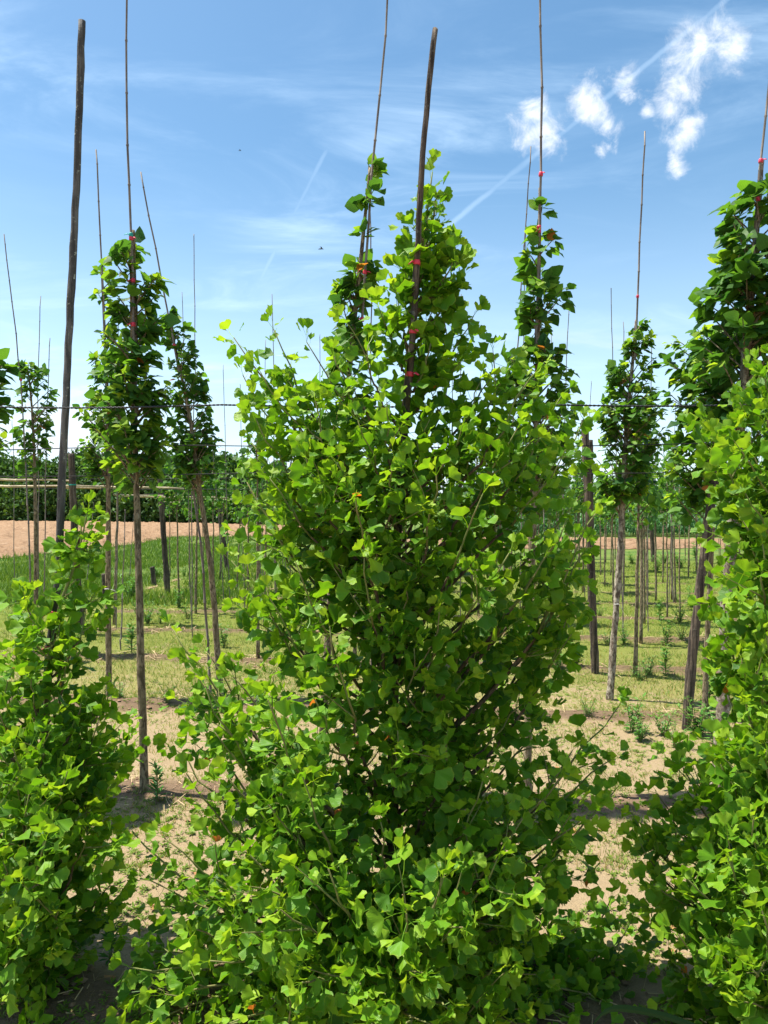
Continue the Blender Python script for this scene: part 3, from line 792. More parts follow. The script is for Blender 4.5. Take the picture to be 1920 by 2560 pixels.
pole('wooden_post', 'dark post leaning slightly behind the bamboo rails, away from the stout one', 'post',
     [P(420, 1484, 15.0), P(410, 1350, 15.0), P(399, 1182, 15.0)], .060, .052, M_POST, 3, 9, rough=.12)
pole('wooden_post', 'dark post at the far end of the bamboo rails', 'post',
     [P(570, 1434, 20.0), P(556, 1330, 20.0), P(547, 1245, 20.0)], .062, .055, M_POST, 3, 10, rough=.12)
pole('wooden_post', 'short leaning post among the thin trunks before the maize', 'post',
     [P(1634, 1404, 24.5), P(1630, 1350, 24.5), P(1627, 1290, 24.5)], .07, .06, M_POST, 2, 11)
for (x, y0, y1, lx, s) in ((265, 1512, 1434, -4, 12), (386, 1462, 1417, -6, 13)):
    d = EYE * F / (y0 - 1280)
    pole('cut_stake', 'short sawn-off dark stake stub in the grass', 'stake', [P(x, y0, d), P(x + lx / 2, (y0 + y1) / 2, d), P(x + lx, y1, d)], .055, .052, M_POST, 0, s, group='sawn-off stake stubs')

# the black rope strung along the front row
def rope(px0, py0, d_0, px1, py1, d_1, label):
    a, c = P(px0, py0, d_0), P(px1, py1, d_1); n = 420
    root = empty('rope', a, label, 'rope')
    ax = (c - a).normalized(); u = ax.orthogonal().normalized(); w = ax.cross(u); ln = (c - a).length
    for s in (0, math.pi):
        pts = []
        for i in range(n):
            t = i / (n - 1); p = a.lerp(c, t) + Vector((0, 0, -.010 * math.sin(math.pi * ((t * 3) % 1))))
            an = t * ln / .030 * 2 * math.pi + s
            pts.append(p + u * math.cos(an) * .0019 + w * math.sin(an) * .0019)
        mb = MB(); mb.tube(pts, .0023, 5); mb.build('strand', M_ROPE, root, a)
rope(-140, 1014, 2.80, 2060, 1007, 2.58, 'black twisted rope strung across the front row at head height')

# ------------------------------------------------------------------ broad-leaved nursery trees (second and third rows)
def row_tree(label, trunk_px, d, env, nclump, seed, limit, r0=.027, leaf=.085, bark=None, dsh=0.0, lmul=1.0, young=.35, group=None, knobs=.16):
    """trunk_px: (px,py) from base up; env: (py, left px, right px) outline of the crown at depth d"""
    r = np.random.default_rng(seed)
    pts = [P(x, y, d + dsh * i) for i, (x, y) in enumerate(trunk_px)]
    g = gz1(pts[0].x, pts[0].y); pts[0].z = g - .03
    org = Vector((pts[0].x, pts[0].y, g))
    root = empty('young_tree', org, label, 'tree', group)
    n = 60
    tp = poly_interp(pts, n)
    rad = [r0 * (1 - .70 * (i / (n - 1)) ** 1.5) + .0015 for i in range(n)]
    rad[0] *= 1.35; rad[1] *= 1.2; rad[2] *= 1.08
    mb = MB(); mb.tube(tp, rad, 12, knobs, seed, freq=1.7); mb.build('trunk', bark or M_BARK, root, org)
    ys_ = [e[0] for e in env]; lo = [e[1] for e in env]; hi = [e[2] for e in env]
    def tat(z):
        for i in range(n - 1):
            if tp[i + 1].z >= z: return tp[i].lerp(tp[i + 1], max(0, min(1, (z - tp[i].z) / max(1e-6, tp[i + 1].z - tp[i].z))))
        return tp[-1]
    L = Leaves('b', seed + 3)
    br = MB()
    wts = np.array([hi[i] - lo[i] + 12 for i in range(len(ys_))], float)
    fine = np.linspace(min(ys_), max(ys_), 200); w = np.interp(fine, ys_, wts); w /= w.sum()
    for c in range(nclump):
        py = r.choice(fine, p=w); l, h = np.interp(py, ys_, lo), np.interp(py, ys_, hi)
        t = r.beta(.9, .9); px = l + (h - l) * t
        hw = (h - l) / 2 / F * d; dep = math.sqrt(max(0, 1 - (2 * t - 1) ** 2)) * hw * r.uniform(-1, 1)
        tip = P(px, py, d); tip.y += dep
        rr = Vector((tip.x - tat(tip.z).x, tip.y - tat(tip.z).y, 0)).length
        s = tat(tip.z - rr * r.uniform(.5, 1.1) - .05)
        mid = s.lerp(tip, .55) + Vector((0, 0, rr * .12)) + rvec(r) * .02
        pp = bez(s, mid, tip, 7)
        br.tube(pp, [.0065 * (1 - .7 * i / 6) * (.6 + rr) + .001 for i in range(7)], 5, 0, 0, False)
        out = Vector((tip.x - s.x, tip.y - s.y, 0)); out = out.normalized() if out.length > .02 else rvec(r).normalized()
        nl = max(4, int(r.integers(8, 15) * lmul))
        tipyoung = r.random() < young
        for j in range(nl):
            q = r.uniform(.2, 1.0) ** .8; i = min(5, int(q * 6)); p = pp[i].lerp(pp[i + 1], q * 6 - i)
            al = (pp[i + 1] - pp[i]).normalized(); rad_ = rvec(r); rad_ = (rad_ - al * rad_.dot(al)).normalized()
            a = al * r.uniform(.2, .8) + rad_ * r.uniform(.4, 1) + out * .35 + Vector((0, 0, -1)) * r.uniform(.0, .75)
            nn = Vector((0, 0, 1)) * r.uniform(.4, 1.0) + out * r.uniform(.2, .8) + SUN_V * .3 + rvec(r) * .35
            yg = (q - .55) / .45 if (tipyoung and q > .55) else 0
            ti = min(.93, r.beta(2, 2.6) * .62 + yg * .6)
            if r.random() < .006: ti = 1
            L.add(p, a, nn, leaf * r.uniform(.5, 1.1) * (1 - .45 * yg), ti)
    if br.V: bo = br.build('branches', M_TWIG if r0 < .015 else M_BARK, root, org); bo['kind'] = 'stuff'
    L.build(root, org, limit, M_LIND)
    return root

D1 = 4.3
row_tree('slender tree with rough brown trunk and dark drooping leaves behind the short ginkgo', [(362, 2004), (352, 1650), (343, 1300), (337, 1080), (331, 850), (327, 640)], D1,
         [(612, 312, 345), (650, 285, 400), (700, 290, 400), (760, 285, 385), (830, 265, 405), (900, 225, 400), (960, 215, 415), (1020, 235, 415), (1080, 200, 420), (1130, 225, 410), (1165, 260, 390), (1200, 310, 360)], 88, 41, 300, .0225, .080, young=.75)
pole('wooden_stake', 'short pale stake end bound by green twine to the tall cane', 'stake', [P(340, 930, D1 + .02), P(336, 750, D1 + .02), P(332, 576, D1 + .01)], .016, .013, M_BARK, 1, 14, sink=False)
cane('tall bamboo cane above the tree with the rough brown trunk, green twine at its foot', [P(341, 1050, D1 - .03), P(331, 700, D1 - .03), P(322, 400, D1 - .02), P(316, 150, D1), P(316, -80, D1)], .013, .009, seed=1, ties=[(zof(590, D1), M_TEAL), (zof(648, D1), M_RED), (zof(866, D1), M_RED), (zof(712, D1), M_RED)])
row_tree('leaning tree half hidden behind the tall ginkgo, leaves in separate tufts up the stem', [(800, 2030), (820, 1600), (850, 1200), (878, 880), (905, 620), (925, 420)], D1,
         [(408, 918, 940), (440, 912, 968), (470, 915, 960), (498, 915, 922), (520, 885, 930), (555, 880, 930), (580, 905, 915), (612, 893, 935), (650, 845, 935), (720, 835, 930), (800, 835, 935), (860, 828, 930), (940, 835, 940), (1040, 800, 960), (1180, 800, 930)], 64, 42, 220, .022, .076, young=.5)
cane('long bamboo cane leaning out above the tall ginkgo, reaching past the sky', [P(905, 800, D1 - .03), P(918, 590, D1 - .03), P(936, 380, D1 - .02), P(955, 180, D1), P(974, -60, D1)], .013, .009, seed=2, ties=[(zof(676, D1), M_RED), (zof(805, D1), M_RED)])
row_tree('narrow tree with a leafy clump high on its stem and bare wood below it', [(1318, 2040), (1325, 1600), (1335, 1250), (1342, 1000), (1347, 700), (1350, 470)], D1,
         [(465, 1338, 1366), (480, 1338, 1366), (500, 1348, 1352), (520, 1332, 1368), (555, 1332, 1368), (590, 1346, 1372), (625, 1318, 1400), (660, 1300, 1424), (720, 1296, 1424), (770, 1308, 1400), (800, 1318, 1360), (830, 1335, 1352), (870, 1262, 1420), (930, 1262, 1432), (1000, 1262, 1430), (1100, 1270, 1430), (1200, 1290, 1400)], 76, 43, 240, .022, .078, young=.5)
cane('straight bamboo cane crossing the small white cloud', [P(1338, 900, D1 - .03), P(1349, 560, D1 - .03), P(1353, 250, D1), P(1349, -70, D1)], .013, .010, seed=3, ties=[(zof(574, D1), M_RED), (zof(632, D1), M_RED), (zof(486, D1), M_RED)])
row_tree('tree with pale flaky gnarled trunk and big dark leaves above the spreading ginkgo', [(1796, 2010), (1812, 1650), (1830, 1320), (1860, 950), (1885, 650), (1905, 400)], 4.35,
         [(380, 1885, 1925), (430, 1870, 1940), (470, 1860, 1960), (520, 1815, 1980), (580, 1815, 2010), (650, 1790, 2020), (720, 1745, 2030), (800, 1740, 2030), (880, 1740, 2040), (960, 1760, 2040), (1060, 1780, 2000)], 100, 44, 300, .036, .100, M_PALE, young=.3, knobs=.34)
cane('bamboo cane with red ties above the big dark-leaved tree', [P(1880, 720, 4.32), P(1898, 480, 4.32), P(1912, 330, 4.32), P(1924, 180, 4.33)], .013, .010, seed=4, ties=[(zof(480, 4.33), M_RED), (zof(388, 4.33), M_RED)])
row_tree('leafy tree almost wholly cut off by the picture edge beyond the short ginkgo', [(-120, 2004), (-118, 1600), (-112, 1200), (-110, 800)], D1,
         [(760, -140, -80), (860, -170, -10), (900, -190, 22), (960, -200, 10), (1020, -200, 34), (1080, -200, 40), (1130, -180, 5), (1180, -160, -60)], 52, 45, 60, .028, .090, young=.3)
# second-row trees
row_tree('thin tree with bamboo and a leafy tip, close behind the rough brown trunk', [(273, 1742), (270, 1500), (271, 1250), (268, 1000), (262, 850), (255, 690)], 6.55,
         [(668, 246, 262), (690, 236, 276), (740, 245, 270), (765, 256, 272), (800, 246, 300), (850, 240, 300), (900, 215, 290), (960, 220, 300), (1050, 195, 330), (1120, 205, 330), (1190, 225, 310)], 76, 46, 200, .024, .074, lmul=.95, young=.6)
cane('bamboo cane of the thin tree close behind the rough brown trunk', [P(264, 900, 6.5), P(258, 760, 6.5), P(252, 600, 6.5), P(240, 374, 6.5)], .014, .010, seed=5, ties=[(zof(878, 6.5), M_RED)])
row_tree('tree with small leaves on a slanting stem, leaning opposite to the thick pole', [(552, 1740), (530, 1450), (500, 1230), (472, 1030), (440, 880), (422, 790)], 6.6,
         [(765, 416, 432), (800, 415, 440), (820, 402, 470), (870, 405, 480), (920, 420, 500), (1000, 425, 520), (1060, 420, 530), (1130, 430, 550), (1200, 440, 540)], 105, 47, 160, .026, .070, lmul=.95, young=.5)
cane('slanting bamboo cane continuing the leaning stem', [P(448, 940, 6.55), P(422, 790, 6.55), P(385, 600, 6.55), P(352, 430, 6.55)], .014, .010, seed=6, ties=[(zof(845, 6.55), M_RED)])
cane('bamboo stake tied along the leaning stem down to the grass', [P(528, 1700, 6.7), P(505, 1400, 6.7), P(478, 1180, 6.7)], .020, .016, seed=7, sink=True)
row_tree('cone-shaped tree with pale trunk in front of the thin trunks and maize', [(1524, 1752), (1543, 1480), (1558, 1240), (1566, 1080), (1582, 900), (1590, 800)], 6.5,
         [(790, 1578, 1632), (830, 1570, 1625), (880, 1545, 1640), (930, 1515, 1642), (990, 1515, 1650), (1050, 1498, 1668), (1100, 1495, 1655), (1160, 1480, 1640), (1210, 1490, 1625), (1250, 1520, 1600)], 130, 48, 220, .028, .076, M_PALE, lmul=1.0, young=.5, knobs=.3)
cane('tall straight bamboo cane rising from the cone-shaped tree', [P(1588, 900, 6.45), P(1594, 760, 6.45), P(1600, 600, 6.45), P(1612, 328, 6.45)], .015, .010, seed=8, ties=[(zof(780, 6.45), M_RED)])
row_tree('leafy tree drooping bright leaves beside the leaning charred post', [(1760, 1850), (1768, 1600), (1782, 1300), (1780, 1050), (1755, 880)], 5.75,
         [(800, 1735, 1790), (850, 1680, 1830), (900, 1670, 1850), (960, 1672, 1850), (1040, 1680, 1850), (1100, 1660, 1840), (1160, 1660, 1800), (1230, 1665, 1780), (1260, 1700, 1760)], 84, 49, 240, .020, .095, young=.65)
row_tree('small tree with a reddish stem by the outermost bamboo rail', [(88, 1640), (90, 1400), (86, 1150), (78, 1000), (70, 930)], 8.5,
         [(895, 45, 75), (930, 60, 110), (960, 55, 140), (1000, 55, 130), (1060, 45, 125), (1120, 35, 130), (1170, 60, 120)], 46, 50, 0, .024, .085, lmul=.8, young=.35)
cane('slanting bamboo cane at the outermost end of the rails', [P(82, 1640, 8.4), P(68, 1250, 8.4), P(50, 930, 8.4), P(10, 585, 8.4)], .017, .009, seed=9, sink=True, ties=[(zof(975, 8.4), M_RED)])

# ------------------------------------------------------------------ back rows: explicit slim trunks and stakes, then the rows filling the plot
def slim_tree(seed, h, crown_lo, crown_hi, rmax, nleaf, r0, leaf):
    r = np.random.default_rng(seed)
    root = empty('nursery_tree', (0, 0, 0))
    n = 14; wob = [Vector((r.normal() * .012, r.normal() * .012, 0)) for _ in range(n)]
    tp = [Vector((0, 0, -.05 + (h + .05) * i / (n - 1))) + wob[i] * (i / n) for i in range(n)]
    mb = MB(); mb.tube(tp, [r0 * (1 - .7 * i / (n - 1)) for i in range(n)], 7, .2, seed); mb.build('trunk', M_BARK, root)
    L = Leaves('b', seed); br = MB()
    for c in range(max(8, nleaf // 9)):
        f = r.beta(1.1, 1.5); z = crown_lo + (crown_hi - crown_lo) * f; R = rmax * (1 - .75 * f) * math.sqrt(r.uniform(.1, 1)); a = r.uniform(0, 6.283)
        tip = Vector((math.cos(a) * R, math.sin(a) * R, z)); s = Vector((0, 0, z - R * .8 - .04))
        br.tube([s, s.lerp(tip, .5) + Vector((0, 0, .02)), tip], [.005, .004, .002], 4, 0, 0, False)
        out = Vector((math.cos(a), math.sin(a), 0))
        for _ in range(9):
            p = s.lerp(tip, r.uniform(.3, 1.05)) + rvec(r) * .03
            L.add(p, rvec(r) * .7 + out * .5 + Vector((0, 0, -.4)), Vector((0, 0, .8)) + out * .4 + rvec(r) * .4, leaf * r.uniform(.6, 1.15), min(.93, r.beta(2, 3) * .8))
    br.build('branches', M_BARK, root)['kind'] = 'stuff'
    f_ = L.bake(np.ones(len(L.pos), bool), 'crown', M_LIND, root, (0, 0, 0)); f_['kind'] = 'stuff'
    return root
protos = [slim_tree(500 + k, h, lo, hi, rm, nl, r0, .075) for k, (h, lo, hi, rm, nl, r0) in enumerate(
    [(2.75, 1.75, 2.8, .38, 230, .022), (3.0, 1.85, 3.1, .34, 260, .024), (2.5, 1.7, 2.55, .42, 230, .019), (2.3, 1.75, 2.35, .30, 140, .017), (3.2, 1.8, 3.25, .40, 300, .027), (2.6, 1.6, 2.7, .46, 280, .020)])]
cm = []
for k in range(5):
    r = np.random.default_rng(900 + k); ln = (3.3, 3.7, 2.9, 4.1, 3.5)[k]; P_, R_ = [], []
    z = -.04
    while z < ln:
        for ds, q in ((0, 1.0), (.014, 1.35), (.026, 1.0)):
            P_.append(Vector((r.normal() * .004, r.normal() * .004, z + ds))); R_.append((.0092 - .0042 * z / ln) * q)
        z += r.uniform(.22, .32)
    mb = MB(); mb.tube(P_, R_, 6); cm.append(mb.mesh('bamboo_cane', M_CANE))
LBL_T = 'slim young tree with a bare trunk in the back rows of the nursery'
LBL_C = 'thin bamboo cane standing in the back rows of the nursery'
cnt = [0, 0]
def put_tree(x, y, k=None, rz=None, sc=None, tilt=0):
    o = copy_thing(protos[int(k if k is not None else rng.integers(len(protos)))], (x, y, gz1(x, y)), rz if rz is not None else rng.uniform(0, 6.28), sc or rng.uniform(.85, 1.1))
    o.rotation_euler[1] = tilt + rng.normal() * .012; o.rotation_euler[0] = rng.normal() * .012; tag(o, LBL_T, 'tree', 'slim trees in the back rows'); cnt[0] += 1
def put_cane(x, y, k=None, tx=None, sc=1.0):
    me = cm[int(k if k is not None else rng.integers(len(cm)))]
    o = link('bamboo_cane', me, loc=(x, y, gz1(x, y))); o.rotation_euler = (rng.normal() * .025, tx if tx is not None else rng.normal() * .035, rng.uniform(0, .4)); o.scale = (1, 1, sc)
    tag(o, LBL_C, 'cane', 'canes in the back rows'); cnt[1] += 1
used = []
def explicit(px, py, what, k=None, tilt=0.0, sc=None):
    x, y = gpt(px, py); used.append((x, y))
    (put_tree if what == 't' else put_cane)(x, y, k, **({'tilt': tilt, 'sc': sc} if what == 't' else {'tx': tilt, 'sc': sc or 1.0}))
for e in ((286, 1562, 't', 1, -.02), (302, 1626, 'c', 2, .03, .62), (448, 1518, 't', 2, -.02), (474, 1482, 't', 3, -.06), (489, 1538, 't', 0, 0), (550, 1452, 't', 5, -.03), (592, 1480, 't', 2, -.05),
          (216, 1468, 'c', 2, .08, .7), (324, 1448, 'c', 2, .06, .6), 
          (1588, 1690, 't', 1, -.02), (1603, 1610, 't', 4, -.02), (1611, 1560, 't', 0, 0), (1618, 1526, 't', 3, 0), (1680, 1498, 't', 1, 0), (1657, 1463, 't', 3, 0), (1700, 1540, 't', 3, 0), (1640, 1500, 't', 0, 0), (1560, 1480, 't', 2, 0), (1395, 1500, 't', 0, 0), (1345, 1560, 't', 2, .02), (1250, 1560, 't', 1, 0), (1180, 1520, 't', 5, 0), (620, 1520, 't', 1, 0), (660, 1560, 't', 0, -.02), (690, 1500, 't', 5, 0), (535, 1500, 't', 3, -.02), (510, 1450, 't', 2, 0), (425, 1440, 't', 3, -.03), (1512, 1467, 't', 2, 0), (1527, 1440, 't', 3, 0), (1723, 1418, 't', 5, 0), (1741, 1432, 't', 0, 0),
          (1404, 1552, 'c', 2, -.03, .7), (1364, 1606, 'c', 2, .0, .7),):
    explicit(*e)
for i, (tx, ty, bx, by) in enumerate(((102, 740, 92, 1600), (125, 845, 104, 1620), (296, 770, 290, 1580), (455, 730, 478, 1540), (485, 585, 482, 1600), (523, 985, 560, 1520), (558, 912, 575, 1520), (680, 735, 690, 1580), (664, 850, 655, 1500), (800, 836, 802, 1520), (922, 392, 930, 1760), (1108, 890, 1110, 1500), (1153, 735, 1151, 1600),
        (1327, 366, 1240, 1760), (1314, 560, 1298, 1640), (1424, 728, 1398, 1600), (1378, 830, 1376, 1540), (1527, 720, 1560, 1600), (1558, 804, 1557, 1580), (1629, 836, 1620, 1580), (1478, 952, 1462, 1500), (1420, 975, 1424, 1480), (1690, 1000, 1672, 1500), (700, 1000, 708, 1480), (1600, 1010, 1606, 1500), (30, 1050, 40, 1520), (600, 960, 612, 1520))):
    gx, gy = gpt(bx, by); tp3 = P(tx, ty, gy); gp3 = Vector((gx, gy, 0))
    cane(LBL_C, [gp3, gp3.lerp(tp3, .35) + Vector((rng.normal() * .012, 0, 0)), gp3.lerp(tp3, .7) + Vector((rng.normal() * .012, 0, 0)), tp3], .0125, .0075, group='canes in the back rows', seed=200 + i, sink=True); cnt[1] += 1
for k in range(3, 17):
    v = ROW0 + ROWD * k
    x = -4.3 + rng.uniform(0, .8)
    while True:
        x += 1.22 * rng.uniform(.8, 1.2)
        y = v - ROWS * x + rng.normal() * .05
        if x > y * .56 + .4: break
        px = 960 + x / y * F
        if y > 27 or (x < 1.0 and y > 21): continue
        if px < 330 or (px < 640 and rng.random() < .2) or (k < 5 and (px < 640 or px > 1130)): continue
        if min((math.hypot(x - a, y - c) for a, c in used), default=9) < .45: continue
        put_tree(x, y)
        if rng.random() < .5: put_cane(x + rng.normal() * .05, y + .06)
print('back rows', cnt)
for p_ in protos:
    for ch in list(p_.children): bpy.data.objects.remove(ch)
    bpy.data.objects.remove(p_)

# bamboo rails tied along the rows, and row wires
def rail(label, p, q, r0=.016, seed=0):
    cane(label, [p, p.lerp(q, .35) + Vector((0, 0, -.012)), p.lerp(q, .7) + Vector((0, 0, .01)), q], r0, r0 * .7, seed=seed, mat=M_RAIL, name='bamboo_rail', node=.4, group='bamboo rails at the stout post' if 'stout' in label else 'bamboo rails further back')
RL = 'pale horizontal bamboo rail lashed along a back row'
for i, (a0, b0, da, a1, b1, db) in enumerate(((-60, 1196, 9.6, 186, 1203, 10.0), (-60, 1213, 9.9, 250, 1217, 10.1), (150, 1219, 10.1, 252, 1221, 10.2), (232, 1215, 11.3, 460, 1222, 11.6), (285, 1237, 14.4, 420, 1240, 14.8), (300, 1240, 14.6, 570, 1245, 15.0), (405, 1255, 18.6, 640, 1259, 19.2), (440, 1247, 17.0, 700, 1250, 17.4))):
    rail('pale horizontal bamboo rail lashed to the stout brown post' if i < 3 else 'thin pale bamboo rail lashed along a row behind the stout post', P(a0, b0, da), P(a1, b1, db), .018, 70 + i)
for k in range(1, 9):
    v = ROW0 + ROWD * k; z = 2.02 + (.03 if k % 2 else -.03)
    xl = -5.2; xr = v * .62
    mb = MB(); a = Vector((xl, v - ROWS * xl + .06, z)); c = Vector((xr, v - ROWS * xr + .06, z))
    mb.tube([a.lerp(c, t) + Vector((0, 0, -.03 * math.sin(math.pi * ((t * 2) % 1)))) for t in np.linspace(0, 1, 24)], .0035 if k > 1 else .003, 5)
    o = link('row_wire', mb.mesh('row_wire', M_WIRE, True, a), loc=a)
    tag(o, 'thin dark wire stretched along a planting row at head height', 'wire', 'wires along the back rows')

# ------------------------------------------------------------------ far tree line and maize
def clump_tree(name, label, x, y, h, w, seed, group, ncl=150, q=.5, tall=.12):
    r = np.random.default_rng(seed)
    root = empty(name, (x, y, 0), label, 'tree', group)
    mb = MB(); mb.tube([(0, 0, -.2), (r.normal() * .2, 0, h * .3), (r.normal() * .4, 0, h * .8)], [.22, .16, .05], 7)
    for _ in range(5):
        a = r.uniform(0, 6.28); z = h * r.uniform(.2, .5)
        mb.tube([(0, 0, z), (math.cos(a) * w * .3, math.sin(a) * w * .3, z + h * .2), (math.cos(a) * w * .42, math.sin(a) * w * .42, z + h * .33)], [.09, .06, .02], 5)
    mb.build('trunk', M_GBRK, root)
    Vs = []; T = []
    for _ in range(ncl):
        f = r.uniform(0, 1); z = h * (tall + (1 - tall) * f)
        R = w * .5 * (math.sin(math.pi * (f * .82 + .16)) ** .6) * math.sqrt(r.uniform(.15, 1)); a = r.uniform(0, 6.28)
        c = np.array([math.cos(a) * R, math.sin(a) * R, z]); s = r.uniform(.5, 1.1) * w * .11
        m = 16; ti = min(.93, max(0, r.normal(.42, .2)))
        ctr = c + r.normal(size=(m, 3)) * s * [1, 1, .7]
        d1 = r.normal(size=(m, 3)); d1 /= np.linalg.norm(d1, axis=1)[:, None]; d2 = np.cross(d1, r.normal(size=(m, 3))); d2 /= np.linalg.norm(d2, axis=1)[:, None]
        l = q * r.uniform(.35, .9, size=(m, 1))
        Vs.append(np.stack([ctr - d1 * l, ctr + d2 * l * .5, ctr + d1 * l, ctr - d2 * l * .5], 1).reshape(-1, 3)); T.append(np.full(m * 4, ti))
    V = np.concatenate(Vs); Fq = np.arange(len(V)).reshape(-1, 4)
    cr = link('crown', raw_mesh('crown', V, Fq, M_HEDG, False, {'tint': ('FLOAT', np.concatenate(T)), 'lu': ('FLOAT_VECTOR', np.zeros((len(V), 3)))}), root)
    cr['kind'] = 'stuff'
r = np.random.default_rng(77)
for i, px in enumerate(np.linspace(-330, 800, 26)):
    t = (px + 0) / 700; d = float(np.interp(px, [-330, 0, 640, 800], [150, 139, 99, 84])) + 3
    x = (px - 960) / F * d
    top = np.interp(px, [-330, 0, 100, 180, 260, 400, 560, 800], [1150, 1152, 1158, 1128, 1150, 1142, 1148, 1190]) + r.normal() * 7
    h = EYE + (1280 - top) / F * d
    clump_tree('woodland_tree', 'leafy green tree at the wood edge facing the ploughed field', x, d + r.uniform(0, 3), h, r.uniform(7.5, 10.5) * d / 139, 800 + i, 'trees of the wood beyond the field', 230, .62, .02)
for i, px in enumerate(np.linspace(-330, 800, 24)):
    d = float(np.interp(px, [-330, 0, 640, 800], [150, 139, 99, 84])) + 8
    clump_tree('woodland_tree', 'shaded tree deeper in the wood, behind the trees edging the ploughed field', (px - 930) / F * d, d, r.uniform(7.0, 9.5) * d / 139, 9, 840 + i, 'shaded trees deeper in the wood', 130, .7, .0)
for i, px in enumerate(np.linspace(1000, 2500, 22)):
    d = 150 + r.uniform(0, 12); h = EYE + (1280 - (1262 + r.normal() * 5)) / F * d + 1.0
    clump_tree('distant_tree', 'low dark distant tree beyond the maize', (px - 960) / F * d, d, h + r.uniform(0, 1), r.uniform(8, 12), 870 + i, 'distant trees beyond the maize', 60, .9, .0)
# maize: a crop that reads as one mass
V, T = [], []
r = np.random.default_rng(5)
A0, A1 = Vector((gpt(1090, 1341) + (0,))), Vector((gpt(3300, 1349) + (0,)))
rows_ = []
for k in range(10):
    n = 330 if k < 4 else 220
    t = (np.arange(n) + r.uniform(-.3, .3, n)) / n
    x = A0.x + (A1.x - A0.x) * t; yv = A0.y + (A1.y - A0.y) * t + k * .75 + r.normal(size=n) * .06 + 0.4
    for xi, yi in zip(x, yv):
        hgt = r.uniform(1.28, 1.6)
        for j in range(9):
            z = hgt * (.1 + .85 * j / 9); a = r.uniform(0, 6.28); l = r.uniform(.35, .6); w = .042
            c, s = math.cos(a), math.sin(a); up = r.uniform(.18, .42) if j < 7 else r.uniform(.25, .5)
            p0 = (xi, yi, z); p1 = (xi + c * l * .5, yi + s * l * .5, z + up * .75); p2 = (xi + c * l, yi + s * l, z + up * r.uniform(-.5, .5))
            V += [(p0[0] - s * w * .5, p0[1] + c * w * .5, z), (p0[0] + s * w * .5, p0[1] - c * w * .5, z), (p1[0] + s * w, p1[1] - c * w, p1[2]), (p1[0] - s * w, p1[1] + c * w, p1[2]),
                  (p1[0] - s * w, p1[1] + c * w, p1[2]), (p1[0] + s * w, p1[1] - c * w, p1[2]), p2, (p2[0] + .004, p2[1], p2[2] - .004)]
            T += [min(.92, max(0, r.normal(.45, .18)))] * 8
V = np.array(V); o = link('maize_crop', raw_mesh('maize_crop', V, np.arange(len(V)).reshape(-1, 4), M_CORN, True, {'tint': ('FLOAT', np.array(T)), 'lu': ('FLOAT_VECTOR', np.zeros((len(V), 3)))}))
tag(o, 'tall green maize crop beyond the strip of bare sand', 'maize', kind='stuff')

# ------------------------------------------------------------------ grass, seedlings, straw, weeds
def in_view(n, y0, y1, rr, bias=1.0):
    y = y0 * (y1 / y0) ** rr.uniform(0, 1, n) if bias else rr.uniform(y0, y1, n)
    x = rr.uniform(-.60, .60, n) * y
    return x, y
r = np.random.default_rng(15)
# short mown grass
n = 240000
x, y = in_view(n, 3.4, 24, r)
g = grassiness(x, y); cov = g + (fbm(x * .9, y * .9, 21) - .47) * 1.5 + (fbm(x * 5, y * 5, 22) - .47) * 1.3
keep = (r.uniform(0, 1, n) < np.clip((cov - .25) * 1.4, .02, 1)) & (np.abs(rowdist(x, y)) > .16 * r.uniform(0, 1.6, n)); x, y = x[keep], y[keep]; n = len(x)
z = gz(x, y); a = r.uniform(0, 6.283, n); hh = r.uniform(.018, .05, n) * np.interp(y, [3, 8, 14, 24], [.75, 1, 1.2, 2.2]); w = np.interp(y, [3, 10, 24], [.0022, .004, .008])
lean = r.normal(size=(n, 2)) * .6
b0 = np.stack([x - np.cos(a) * w, y - np.sin(a) * w, z - .004], -1); b1 = np.stack([x + np.cos(a) * w, y + np.sin(a) * w, z - .004], -1)
tp_ = np.stack([x + lean[:, 0] * hh, y + lean[:, 1] * hh, z + hh], -1)
V = np.stack([b0, b1, tp_], 1).reshape(-1, 3)
drynes = np.clip(r.normal(.42, .2, n) + (fbm(x * .8, y * .8, 31) - .47) * .9 * np.clip(1.4 - y / 12, 0, 1) + np.clip((7 - y) / 8, 0, .3), 0, .93)
drynes = np.where(r.uniform(0, 1, n) < np.interp(y, [3, 7, 12, 20], [.30, .22, .06, .03]), 1.0, drynes)
o = link('grass', raw_mesh('grass', V, np.arange(len(V)).reshape(-1, 3), M_GRAS, False, {'tint': ('FLOAT', np.repeat(drynes, 3)), 'lu': ('FLOAT_VECTOR', np.zeros((len(V), 3)))}))
tag(o, 'short patchy yellow-green grass between the planting rows', 'grass', kind='stuff')
# taller rough grass at the far left edge of the plot
n = 60000
y = 13 * (52 / 13) ** r.uniform(0, 1, n); x = r.uniform(-.60, .05, n) * y
fy_ = np.interp(960 + x / y * F, [960 + p[0] / p[1] * F for p in near], [p[1] for p in near])
k = ((x < -2.4 - (y - 13) * .12 + r.normal(size=n) * .4) | (y > 22)) & (y < fy_ + r.normal(size=n) * .8) & (fbm(x * .7, y * .25, 33) > .36); x, y = x[k], y[k]; n = len(x); z = gz(x, y); a = r.uniform(0, 6.28, n); hh = r.uniform(.06, .24, n); w = np.interp(y, [13, 30, 50], [.012, .02, .03])
lean = r.normal(size=(n, 2)) * .45
V = np.stack([np.stack([x - np.cos(a) * w, y - np.sin(a) * w, z - .01], -1), np.stack([x + np.cos(a) * w, y + np.sin(a) * w, z - .01], -1), np.stack([x + lean[:, 0] * hh, y + lean[:, 1] * hh, z + hh], -1)], 1).reshape(-1, 3)
